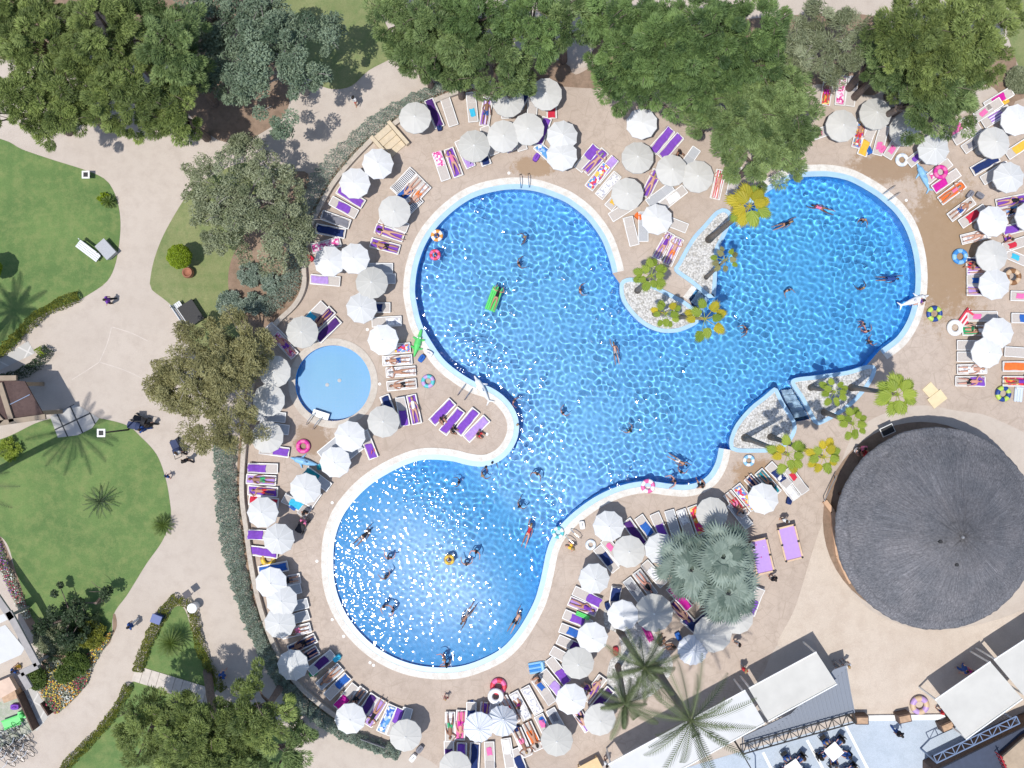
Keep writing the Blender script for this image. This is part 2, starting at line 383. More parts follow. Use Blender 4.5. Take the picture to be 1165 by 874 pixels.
# water: a real wavy surface cut to the pool outline
def inside_mask(px, py, poly):
    res = np.zeros(px.shape, bool); n = len(poly)
    for i in range(n):
        x1, y1 = poly[i]; x2, y2 = poly[(i+1) % n]
        if y1 == y2: continue
        c = ((y1 > py) != (y2 > py)) & (px < (x2-x1)*(py-y1)/(y2-y1)+x1); res ^= c
    return res
def grid_water(name, poly, z, cell, waves):
    xs = [p[0] for p in poly]; ys = [p[1] for p in poly]
    gx = np.arange(min(xs)-4, max(xs)+4, cell); gy = np.arange(min(ys)-4, max(ys)+4, cell); X, Y = np.meshgrid(gx, gy)
    ins = inside_mask(X, Y, poly)
    cellin = ins[:-1, :-1] | ins[1:, :-1] | ins[1:, 1:] | ins[:-1, 1:]
    use = np.zeros(X.shape, bool); use[:-1, :-1] |= cellin; use[1:, :-1] |= cellin; use[1:, 1:] |= cellin; use[:-1, 1:] |= cellin
    pa = np.array(poly, float); ring = []
    # vertices outside the outline are pulled onto it
    out_i = np.argwhere(use & ~ins)
    for (r, c) in out_i:
        q = np.array([X[r, c], Y[r, c]]); a = pa; b = np.roll(pa, -1, 0); d = b-a
        t = np.clip(((q-a)*d).sum(1)/np.maximum((d*d).sum(1), 1e-9), 0, 1); pr = a+d*t[:, None]; k = ((pr-q)**2).sum(1).argmin(); X[r, c], Y[r, c] = pr[k]
    wx = (X-582.5)*S; wy = (437-Y)*S; Z = waves(wx, wy, X, Y)
    idx = -np.ones(X.shape, int); idx[use] = np.arange(use.sum())
    v = np.stack([wx[use], wy[use], z+Z[use]], 1)
    q = np.stack([idx[:-1, :-1], idx[1:, :-1], idx[1:, 1:], idx[:-1, 1:]], -1)[cellin]
    me = bpy.data.meshes.new(name); me.vertices.add(len(v)); me.vertices.foreach_set('co', v.ravel())
    me.loops.add(q.size); me.loops.foreach_set('vertex_index', q.ravel()); me.polygons.add(len(q))
    me.polygons.foreach_set('loop_start', np.arange(0, q.size, 4)); me.polygons.foreach_set('use_smooth', np.ones(len(q), bool)); me.update(calc_edges=True); me.validate()
    return struct(name, me)
basin('pool', POOL, depth_main, M_floor, M_wall)
basin('paddling_pool', PAD, lambda x, y: .55, M_padf, M_wall)
def main_waves(x, y, px, py):
    r = np.random.default_rng(3); Z = np.zeros_like(x)
    for i in range(110):
        lam = r.uniform(.27, .68); k = 2*math.pi/lam; a = r.uniform(0, 2*math.pi)
        Z += lam*r.uniform(.4, 1)*np.sin(k*(x*math.cos(a)+y*math.sin(a))+r.uniform(0, 6.28))
    Z *= .0070/Z.std()
    lo = np.zeros_like(x)
    for i in range(14):
        lam = r.uniform(2.5, 9); k = 2*math.pi/lam; a = r.uniform(0, 2*math.pi); lo += np.sin(k*(x*math.cos(a)+y*math.sin(a))+r.uniform(0, 6.28))
    Z *= np.clip(1+.24*lo/lo.std(), .35, 1.6)
    sh = np.clip(((px-600)*(-160)+(py-545)*155)/(160**2+155**2), 0, 1)
    Z *= 1-.38*sh
    # rings round the swimmers who splash
    for (cx, cy, rad, amp) in RINGS:
        c = P(cx, cy); d = np.hypot(x-c.x, y-c.y); e = np.exp(-((d-rad)/(.55*rad))**2)
        Z = Z*(1-.35*np.exp(-(d/(1.2*rad))**2))+amp*e*np.sin(2*math.pi*d/.42)
    return Z
RINGS = [(982, 328, 1.5, .004), (604, 604, 1.1, .004), (612, 538, 1.2, .004)]
def calm_waves(x, y, px, py):
    r = np.random.default_rng(5); Z = np.zeros_like(x)
    for i in range(20):
        lam = r.uniform(.6, 1.4); k = 2*math.pi/lam; a = r.uniform(0, 2*math.pi)
        Z += np.sin(k*(x*math.cos(a)+y*math.sin(a))+r.uniform(0, 6.28))
    return Z*.0008/Z.std()
def water_mat(name, rough):
    m = bpy.data.materials.new(name); m.use_nodes = True; n = m.node_tree; n.nodes.clear(); out = n.nodes.new('ShaderNodeOutputMaterial')
    rf = nd(n, 'ShaderNodeBsdfRefraction', IOR=1.33, Roughness=0.); gl = nd(n, 'ShaderNodeBsdfGlossy', Roughness=rough)
    fr = nd(n, 'ShaderNodeFresnel', IOR=1.33); mx = n.nodes.new('ShaderNodeMixShader')
    n.links.new(fr.outputs[0], mx.inputs[0]); n.links.new(rf.outputs[0], mx.inputs[1]); n.links.new(gl.outputs[0], mx.inputs[2]); n.links.new(mx.outputs[0], out.inputs[0]); return m
M_water = water_mat('water_surface', .065)
wo = grid_water('pool_water', POOL, -.07, .72, main_waves); wo.data.materials.append(M_water); wo.cycles.is_caustics_caster = True
wo = grid_water('paddling_pool_water', PAD, -.07, 2.0, calm_waves); wo.data.materials.append(M_water); wo.cycles.is_caustics_caster = True
# pool steps in the channels
mb = MB()
for k in range(5):
    t = k/5; a = P(904-13*t, 476-32*t); b = P(919.5-16*t, 473-30*t); c = P(919.5-16*(t+.2), 473-30*(t+.2)); d = P(904-13*(t+.2), 476-32*(t+.2))
    mb.prism([(a.x, a.y), (b.x, b.y), (c.x, c.y), (d.x, d.y)], -1.4, -.15-.16*k)
o = mb.build('pool_steps', M_rim); o['kind'] = 'structure'; o.cycles.is_caustics_receiver = True
mb = MB()
for k in range(4):
    a, b = P(786+3.6*k, 343.5+2.5*k), P(796+3.2*k, 330+2*k); c, d = P(796+3.2*k+3, 330+2*k+2), P(786+3.6*k+3.4, 343.5+2.5*k+2)
    mb.prism([(a.x, a.y), (b.x, b.y), (c.x, c.y), (d.x, d.y)], -1.4, -.13-.14*k)
o = mb.build('pool_steps', M_rim); o['kind'] = 'structure'; o.cycles.is_caustics_receiver = True
sheet('step_edge', [(777, 338), (783, 341.5), (793, 327.5), (787, 325)], .012, M_coping)
# ------------- planted islands of white pebbles with a pale blue kerb
def pebbles(name, base=(.60, .585, .56)):
    m, nt, b = nodes_of(name); b.inputs['Roughness'].default_value = .8; pos = coords(nt)
    v = nd(nt, 'ShaderNodeTexVoronoi', Scale=8.5); nt.links.new(pos, v.inputs['Vector'])
    r = ramp(nt, [(0., tuple(c*1.12 for c in base)), (.45, base), (.85, tuple(c*.62 for c in base))]); nt.links.new(v.outputs['Distance'], r.inputs[0])
    sp = nt.nodes.new('ShaderNodeSeparateColor'); nt.links.new(v.outputs['Color'], sp.inputs[0])
    r2 = ramp(nt, [(0., (.72, .70, .66)), (.5, (1, 1, 1)), (1., (1.1, 1.1, 1.1))]); nt.links.new(sp.outputs[0], r2.inputs[0])
    ml = nd(nt, 'ShaderNodeMix', data_type='RGBA', blend_type='MULTIPLY'); ml.inputs[0].default_value = 1; nt.links.new(r.outputs[0], ml.inputs[6]); nt.links.new(r2.outputs[0], ml.inputs[7])
    nt.links.new(ml.outputs[2], b.inputs['Base Color'])
    bp = nd(nt, 'ShaderNodeBump', Strength=.8, Distance=.06, invert=True); nt.links.new(v.outputs['Distance'], bp.inputs['Height']); nt.links.new(bp.outputs[0], b.inputs['Normal']); return m
M_pebble = pebbles('white_pebbles')
def island(outline, kerb=4.6):
    n = len(outline); cx = sum(p[0] for p in outline)/n
    inn = offset_line(outline, kerb, True)
    ar = lambda q: abs(sum(q[i][0]*q[(i+1) % n][1]-q[(i+1) % n][0]*q[i][1] for i in range(n)))
    if ar(inn) > ar(outline): inn = offset_line(outline, -kerb, True)
    o = struct('island_kerb', strip('island_kerb', outline+[outline[0]], inn+[inn[0]], -.3, .16, M_rim))
    sheet('gravel', inn, .10, M_pebble, kind='stuff'); return o
I1 = smooth_poly([(815, 240), (826, 238), (833, 247), (825.6, 267), (817, 284), (816, 297), (814.5, 327), (812.7, 339), (806, 339.5), (786, 323), (767, 308.5), (770.7, 299), (786, 272), (800, 256)], 4)
I2 = smooth_poly([(705, 322.6), (712, 317), (721, 316.5), (736, 321), (757, 331), (778, 342), (787.5, 349), (798, 357), (794, 367.5), (778, 376), (764, 379), (747.7, 377.5), (730, 369), (714.7, 354), (706, 339)], 4)
I3 = smooth_poly([(831, 512), (829.5, 500), (837, 482), (853, 463), (868, 451), (880, 441), (884, 442.5), (891, 457), (905, 481), (903, 496), (893, 508), (880, 514), (855, 515), (838, 514.5)], 4)
I4 = smooth_poly([(899.5, 433), (929, 427), (963, 422), (988, 415), (996, 420), (990, 436), (975, 455), (960, 468), (945, 477), (930, 484), (925, 481), (911, 455)], 4)
for I in (I1, I2, I3, I4): island(I)
# pebble bed by the tall palms
sheet('gravel', smooth_poly([(690, 690), (712, 706), (735, 712), (752, 728), (765, 752), (760, 772), (740, 792), (715, 797), (697, 790), (690, 775), (695, 750), (706, 745), (703, 722), (688, 712)], 4), .012, M_pebble, kind='stuff')
# ------------- lawns
L1 = smooth_poly([(-80, 140), (0, 158), (25, 170), (60, 182), (95, 193), (118, 203), (128, 215), (135, 235), (137, 262), (132, 298), (122, 320), (103, 334), (88, 342), (60, 352), (35, 368), (10, 398), (-80, 440)], 6)
L2 = smooth_poly([(232, 205), (215, 220), (201, 240.6), (185.4, 269), (175, 297), (170.5, 323), (173, 330), (190.6, 343.6), (206, 359), (214, 374.5), (217.6, 395), (240, 425), (280, 410), (284, 365), (268, 330), (268, 290), (290, 250), (310, 205), (280, 185)], 5)
L3 = smooth_poly([(-60, 510), (0, 500), (45, 480), (80, 474), (113, 476), (144, 484), (160, 497), (178, 517), (188, 543), (193, 569), (194, 590), (185, 615), (167, 641), (154, 662), (144, 678), (129, 700), (122, 735), (70, 745), (45, 715), (33, 695), (18, 650), (0, 610), (-60, 600)], 5)
L4 = smooth_poly([(207, 690), (198, 691.5), (187, 706), (174, 729), (162, 757), (175, 766), (232, 782), (246, 786), (240, 755), (230, 735), (219, 720), (213, 700)], 4)
L5 = smooth_poly([(153, 775), (190, 788), (240, 803), (300, 815), (330, 905), (60, 905), (78, 870), (98, 846), (122, 820), (140, 795)], 5)
L6 = smooth_poly([(300, -40), (425, -40), (432, 10), (445, 40), (450, 62), (420, 80), (395, 100), (360, 95), (320, 50)], 6)
for L, mt, nm in ((L1, M_lawn, 'lawn'), (L2, M_lawn_dry, 'lawn'), (L3, M_lawn, 'lawn'), (L4, M_lawn, 'lawn'), (L5, M_lawn, 'lawn'), (L6, M_lawn_dry, 'lawn')):
    sheet(nm, L, .016, mt)
sheet('lawn', [(1150, -20), (1250, -20), (1250, 85), (1160, 80), (1146, 40)], .016, M_lawn_dry)
sheet('soil', smooth_poly([(285, 255), (310, 210), (340, 195), (352, 205), (335, 250), (340, 300), (345, 325), (320, 355), (290, 400), (270, 440), (262, 420), (278, 380), (262, 340), (262, 300)], 5), .020, M_soil)
sheet('soil', smooth_poly([(1085, 60), (1150, 55), (1165, 85), (1250, 90), (1250, 115), (1165, 112), (1150, 122), (1130, 100), (1105, 92)], 5), .012, M_soil)
sheet('soil', smooth_poly([(470, 40), (560, 60), (640, 70), (655, 85), (700, 60), (780, 30), (1000, 20), (1000, 105), (930, 96), (860, 120), (780, 105), (660, 100), (560, 92), (500, 95)], 6), .008, M_soil)
sheet('soil', smooth_poly([(-60, -60), (230, -60), (300, 20), (330, 110), (300, 150), (250, 160), (200, 110), (190, 60), (-60, 60)], 6), .006, M_soil)
sheet('soil', smooth_poly([(33, 695), (45, 715), (70, 745), (122, 735), (129, 698), (133, 712), (124, 730), (108, 752), (100, 775), (85, 795), (62, 812), (52, 795), (40, 770), (50, 745), (25, 700), (-10, 620), (0, 610), (18, 650)], 4), .020, M_soil)
# ------------- planter wall and its soil strip
WL = smooth_poly([(548, 97), (505, 112), (470, 128), (447, 144)], 4, False)
WL2 = smooth_poly([(424, 160), (400, 185), (380, 210), (365, 236), (352, 265), (347, 300), (347, 325), (337, 347), (312, 372), (296, 400), (287, 440), (281, 490), (277.5, 530), (277, 565), (281.5, 600), (287, 640), (295, 680), (306, 715), (324, 755), (346, 783), (377, 808.5), (392, 818)], 4, False)
M_wall_stone = ground_mat('planter_stone', (.48, .42, .36), (.56, .50, .43), (.38, .33, .28), s1=.8, s2=4, grain=25)
for k, wl in enumerate((WL, WL2)):
    o = link('planter_wall', strip('planter_wall', offset_line(wl, -2.6), offset_line(wl, 2.6), 0, .45, M_wall_stone))
    tag(o, ('low stone planter wall curving from the deck steps up to the pines', 'long low stone planter wall between lavender hedge and loungers')[k], 'wall')
    a, b = offset_line(wl, 2.7), offset_line(wl, 7.5)
    va = P(*wl[len(wl)//2]);
    inner = b if (b[len(b)//2][0] > a[len(a)//2][0]) == (k == 1) else b
    sheet('soil', a+b[::-1], .014, M_soil)
# steps with two cheek walls
M_step = plain('step_stone', (.60, .50, .36), .8, .08, 4)
st = empty('stone_steps', P(442, 160), 0, 'pale stone steps between two cheek walls through the planter wall', 'steps')
u = (P(455, 174)-P(433, 149)); u.z = 0; u.normalize(); vv = Vector((-u.y, u.x, 0))
def loc(p): return p-st.location
c0 = P(434, 150)
rot = Matrix((( u.x, vv.x, 0), (u.y, vv.y, 0), (0, 0, 1)))
mb = MB()
for k in range(4): mb.box(loc(c0+u*(.16+.42*k+.1)+Vector((0, 0, (.56-.14*k)/2))), (.42, 1.2, .56-.14*k), rot)
mb.build('treads', M_step, st)
for s in (-1, 1): MB().box(loc(c0+u*.9+vv*(.75*s)+Vector((0, 0, .31))), (1.95, .24, .62), rot).build('cheek_wall', M_step, st)
# stepping slabs across the small lawn
slab = None
for k in range(9):
    t = k/8; p = P(157+72*t, 767+22*t)
    mb = MB(); mb.box((0, 0, .03), (.52, 1.05, .06)); 
    if slab is None: slab = mb.mesh('stepping_slab', [plain('slab', (.56, .50, .44), .8, .1, 3)])
    o = link('stepping_slab', slab); o.location = p; o.rotation_euler = (0, 0, R(-17)); later(o, 'pale rectangular stepping slab', 'slab', 'stepping slabs across the small lawn', (157+72*t, 767+22*t), ('on the small lawn', 'the round hedge tip', (205, 680)))
# ================================================================ PARASOLS
M_pole = plain('grey_metal', (.45, .45, .46), .35, .05, 5, metal=.6)
M_basec = plain('concrete_base', (.42, .40, .38), .85, .15, 6)
def canopy_mat(name, c):
    m, nt, b = nodes_of(name); b.inputs['Roughness'].default_value = .8; b.inputs['Specular IOR Level'].default_value = .2
    tc = nt.nodes.new('ShaderNodeTexCoord'); no = nd(nt, 'ShaderNodeTexNoise', Scale=2.2, Detail=6.); nt.links.new(tc.outputs['Object'], no.inputs['Vector'])
    r = ramp(nt, [(.3, tuple(v*.93 for v in c)), (.7, c)]); nt.links.new(no.outputs['Fac'], r.inputs[0])
    oi = nt.nodes.new('ShaderNodeObjectInfo'); r2 = ramp(nt, [(0., (.84, .84, .82)), (.5, (.96, .955, .94)), (1., (1.03, 1.03, 1.03))]); nt.links.new(oi.outputs['Random'], r2.inputs[0])
    ml = nd(nt, 'ShaderNodeMix', data_type='RGBA', blend_type='MULTIPLY'); ml.inputs[0].default_value = 1; nt.links.new(r.outputs[0], ml.inputs[6]); nt.links.new(r2.outputs[0], ml.inputs[7]); nt.links.new(ml.outputs[2], b.inputs['Base Color'])
    tr = nt.nodes.new('ShaderNodeBsdfTranslucent'); nt.links.new(r.outputs[0], tr.inputs[0]); mx = nt.nodes.new('ShaderNodeMixShader'); mx.inputs[0].default_value = .08
    nt.links.new(b.outputs[0], mx.inputs[1]); nt.links.new(tr.outputs[0], mx.inputs[2]); nt.links.new(mx.outputs[0], nt.nodes['Material Output'].inputs[0]); return m
M_cw = canopy_mat('white_canvas', (.76, .765, .77)); M_cc = canopy_mat('cream_canvas', (.64, .63, .60)); M_seam = plain('canvas_seam', (.735, .74, .745), .8, 0)
M_cs = canopy_mat('bleached_canvas', (.78, .80, .84))
def canopy_mesh(n, rad, zt, zr, sag, scallop, thick=.012, pleat=0.0, valance=.10):
    mb = MB(); per = 4; N = n*per; rings = [(0.03, 0), (.35, 0), (.7, 0), (1., 0)]
    vs = []; fs = []
    for ri, (t, _) in enumerate(rings):
        for k in range(N):
            ph = k % per/per; mid = math.sin(math.pi*ph)      # 0 on a rib, 1 half-way
            r = rad*t*(1-(1-math.cos(math.pi/n))*mid*(1+scallop)*(t if scallop else 1)); a = 2*math.pi*k/N
            z = zt-(zt-zr)*(t**1.15)-sag*mid*t-pleat*(1 if (k//per) % 2 else 0)*t
            vs.append((r*math.cos(a), r*math.sin(a), z))
    for k in range(N):      # valance
        x, y, z = vs[3*N+k]; vs.append((x*1.004, y*1.004, z-valance))
    for ri in range(4):
        for k in range(N): fs.append((ri*N+k, ri*N+(k+1) % N, (ri+1)*N+(k+1) % N, (ri+1)*N+k))
    fs.append(tuple(range(N-1, -1, -1))[::-1])
    mb.add(vs, fs)
    # raised seams over the ribs
    for k in range(n):
        i = k*per; pts = [Vector(vs[ri*N+i])+Vector((0, 0, .006)) for ri in range(4)]
        for a, b in zip(pts[:-1], pts[1:]): mb.bar(a, b, .022, .01, 1)
    return mb
def make_parasol(name, n, rad, mat, sag, scallop, pleat=0.0, seam=None):
    r = empty(name, (0, 0, 0))
    canopy_mesh(n, rad, 2.42, 2.06, sag, scallop, pleat=pleat).build('canopy', [mat, seam or M_seam], r)
    MB().tube([(0, 0, .05), (0, 0, 2.44)], .024, 8).build('pole', M_pole, r)
    MB().lathe([(.001, 0), (.30, 0), (.30, .06), (.26, .09), (.05, .10), (.05, .22), (.03, .22)], 16).build('base', M_basec, r)
    MB().lathe([(.05, 2.40), (.055, 2.43), (.02, 2.46), (.025, 2.5), (.001, 2.52)], 8).build('finial', M_white, [c for c in r.children if c.name.startswith('canopy')][0])
    mb = MB()
    for k in range(n):
        a = 2*math.pi*k/n; mb.bar((.03*math.cos(a), .03*math.sin(a), 2.36), (rad*.97*math.cos(a), rad*.97*math.sin(a), 2.03), .018, .018)
    mb.build('ribs', M_pole, r); freeze_kids(r); return r
PT = {'w': make_parasol('parasol', 10, 1.02, M_cw, .016, .5), 'c': make_parasol('parasol', 12, 1.045, M_cc, .012, .1, seam=plain('cream_seam', (.605, .595, .565), .8, 0)),
      's': make_parasol('parasol', 16, .99, M_cs, .05, 1.6, pleat=.05, seam=plain('blue_grey_seam', (.50, .55, .64), .8, 0))}
PARAS = '''472 135 c;427 185 w;405 207 w;447 238 c;373 299 w;405 295 w;421 323 c;411 351 w;438 385 w;342 378 c;311 421 c;305 455 c;302 500 c;434 481 c;399 497 w;381 525 w;345 556 w;298 586 w;314 616 w;305 664 w;318 687 w;317 711 w;332 758 w;396 820 w;458 839 c;538 164 c;571 152 c;602 144 c;577 114 c;622 104 c;638 155 w;642 176 w;734 139 w;727 181 c;715 218 c;763 195 c;796 199 c;748 251 w;957 141 c;997 131 c;1030 147 c;1065 169 w;1131 163 c;1160 134 w;1150 201 w;1130 252 w;1128 291 c;1134 322 w;1173 247 w;1137 378 w;1125 399 w;693 601 w;717 631 c;749 625 w;674 658 w;712 700 w;676 726 w;658 755 c;648 798 w;681 820 c;635 845 c;544 829 s;518 877 c;747 699 c;787 742 s;810 585 c;868 570 w;813 721 c;841 706 c;566 840 s'''
LOOK = {'w': 'white parasol', 'c': 'cream parasol', 's': 'pleated white parasol'}
used = set()
for it in PARAS.split(';'):
    x, y, k = it.split(); x = float(x); y = float(y); l = P(x, y, 2.3); l.z = random.uniform(0, .001)
    o = PT[k] if k not in used else copy_tree(PT[k]); used.add(k)
    o.location = l; o.rotation_euler = (R(random.uniform(-4, 4)), R(random.uniform(-4, 4)), random.uniform(0, 6.28))
    if (x, y) == (566, 840): o.rotation_euler = (R(-24), R(18), .3); 
    if (x, y) in ((813, 721), (747, 699)): o.scale = (1.18, 1.18, 1)
    later(o, LOOK[k], 'parasol', 'parasols round the pools', (x, y))

# ================================================================ LOUNGERS AND TOWELS
M_lf = plain('white_plastic', (.78, .78, .77), .45, .05, 5, local=True); M_sl = plain('beige_sling', (.50, .455, .42), .85, .07, 12, local=True); M_slg = plain('grey_sling', (.42, .43, .45), .85, .07, 12, local=True)
M_black = plain('black_plastic', (.02, .02, .022), .6, .1, 8, local=True)
def make_lounger(raised):
    r = empty('sun_lounger', (0, 0, 0)); H = .30; br = .28 if raised else .0
    mb = MB()
    for s in (-1, 1): mb.bar((-.97, s*.31, H), (.35 if raised else .97, s*.31, H), .05, .05)
    for s in ((-1, 1) if raised else ()): mb.bar((.30, s*.31, H), (.97, s*.31, H), .05, .035)
    for x in (-.96, .30, .95): mb.bar((x, -.30, H-.005), (x, .30, H-.005), .04, .04)
    mb.build('frame', M_lf, r)
    mb = MB(); mb.box((-.32, 0, H+.012), (1.24, .56, .022)); mb.build('seat', M_sl, r)
    a = math.atan2(br, .62); q = Matrix.Rotation(-a, 3, 'Y'); L = .66
    c = Vector((.31, 0, H+.02))+q @ Vector((L/2, 0, .0))
    mb = MB(); mb.box(c, (L, .56, .024), q)
    for s in (-1, 1): mb.box(Vector((.31, s*.295, H+.02))+q @ Vector((L/2, 0, 0)), (L+.02, .035, .045), q, 1)
    mb.box(Vector((.31, 0, H+.02))+q @ Vector((L, 0, 0)), (.04, .6, .045), q, 1)
    mb.build('backrest', [M_sl, M_lf], r)
    for sx in (-.85, .78):
        for s in (-1, 1): MB().bar((sx+.05*(1 if sx < 0 else -1), s*.30, H), (sx, s*.30, 0), .045, .045).build('leg', M_lf, r)
    freeze_kids(r); return r
LG = {0: make_lounger(0), 1: make_lounger(1)}; lused = set()
def topz(x, raised): return .326+((x-.31)*(.28/.62) if raised and x > .31 else 0)
def towel_mesh(x0, x1, w, raised, seed):
    r = random.Random(seed); nx, ny = 16, 7; vs = []; fs = []
    sk = r.uniform(-.05, .05)
    for i in range(nx+1):
        x = x0+(x1-x0)*i/nx
        for j in range(ny+1):
            t = j/ny*2-1; y = t*w/2+sk*(x-(x0+x1)/2)+.015*math.sin(x*7+seed)
            xx = x+(.03*math.sin(t*3+seed*2) if i in (0, nx) else 0)
            z = topz(x, raised)+.010+.012*(math.sin(x*9+t*4+seed)*.5+.5)*(1-.3*abs(t))
            if abs(t) > .98 and w > .58: z -= .10
            vs.append((xx, y, z))
    for i in range(nx):
        for j in range(ny): a = i*(ny+1)+j; fs.append((a, a+ny+1, a+ny+2, a+1))
    me = bpy.data.meshes.new('towel'); me.from_pydata(vs, [], fs); me.polygons.foreach_set('use_smooth', [True]*len(fs))
    bm = bmesh.new(); bm.from_mesh(me); bmesh.ops.solidify(bm, geom=bm.faces[:], thickness=-.008); bm.to_mesh(me); bm.free()
    me.materials.append(None); return me
TW = {}
RNGS = {'F': (-.88, .90, .60), 'H': (.0, .93, .57), 'L': (-.93, .05, .59), 'M': (-.45, .45, .62), 'S': (-.62, -.1, .34), 'U': (-.2, .92, .6)}
def towel_for(kind, raised, seed):
    k = (kind, raised, seed % 3)
    if k not in TW: TW[k] = towel_mesh(*RNGS[kind], raised, seed % 3+len(TW))
    return TW[k]
W = (.8, .8, .8)
TC = {'p': ('purple', fabric('purple_towel', (.20, .07, .44))), 'd': ('dark purple', fabric('dark_purple_towel', (.075, .025, .16))), 'l': ('lilac', fabric('lilac_towel', (.42, .27, .62))),
      'n': ('navy', fabric('navy_towel', (.018, .035, .13))), 'b': ('blue', fabric('blue_towel', (.03, .12, .42))), 'c': ('cyan', fabric('cyan_towel', (.05, .45, .66))), 't': ('teal', fabric('teal_towel', (.02, .25, .30))),
      'k': ('pink', fabric('pink_towel', (.75, .16, .38))), 'm': ('magenta', fabric('magenta_towel', (.55, .02, .30))), 'r': ('red', fabric('red_towel', (.55, .03, .06))), 'o': ('orange', fabric('orange_towel', (.75, .17, .04))),
      'y': ('yellow', fabric('yellow_towel', (.75, .45, .06))), 'w': ('white', fabric('white_towel', (.75, .74, .73))), 'g': ('green', fabric('green_towel', (.03, .35, .14))), 'e': ('grey', fabric('grey_towel', (.20, .20, .23))),
      'x': ('black-white striped', fabric('striped_black_towel', (.03, .03, .05), W, 9., 0)), 's': ('lilac striped', fabric('striped_lilac_towel', (.30, .12, .50), (.72, .66, .78), 6., 1)), 'R': ('red-white striped', fabric('striped_red_towel', (.62, .05, .09), W, 7., 1)),
      'P': ('pink patterned', blotch('pink_print', [(.75, .2, .45), (.85, .6, .7), (.8, .75, .78), (.6, .05, .25)], 9)), 'B': ('blue patterned', blotch('blue_print', [(.05, .15, .5), (.35, .5, .75), (.75, .78, .82), (.1, .3, .6)], 7)),
      'T': ('red-orange patterned', blotch('tropical_print', [(.7, .04, .06), (.8, .35, .04), (.8, .6, .2), (.6, .03, .2)], 6)), 'M': ('rainbow patterned', blotch('rainbow_print', [(.6, .05, .1), (.1, .3, .6), (.8, .75, .7), (.25, .1, .5), (.8, .5, .1)], 8)), 'W': ('white patterned', blotch('white_print', [W, (.7, .7, .72), W, (.45, .45, .5)], 10))}
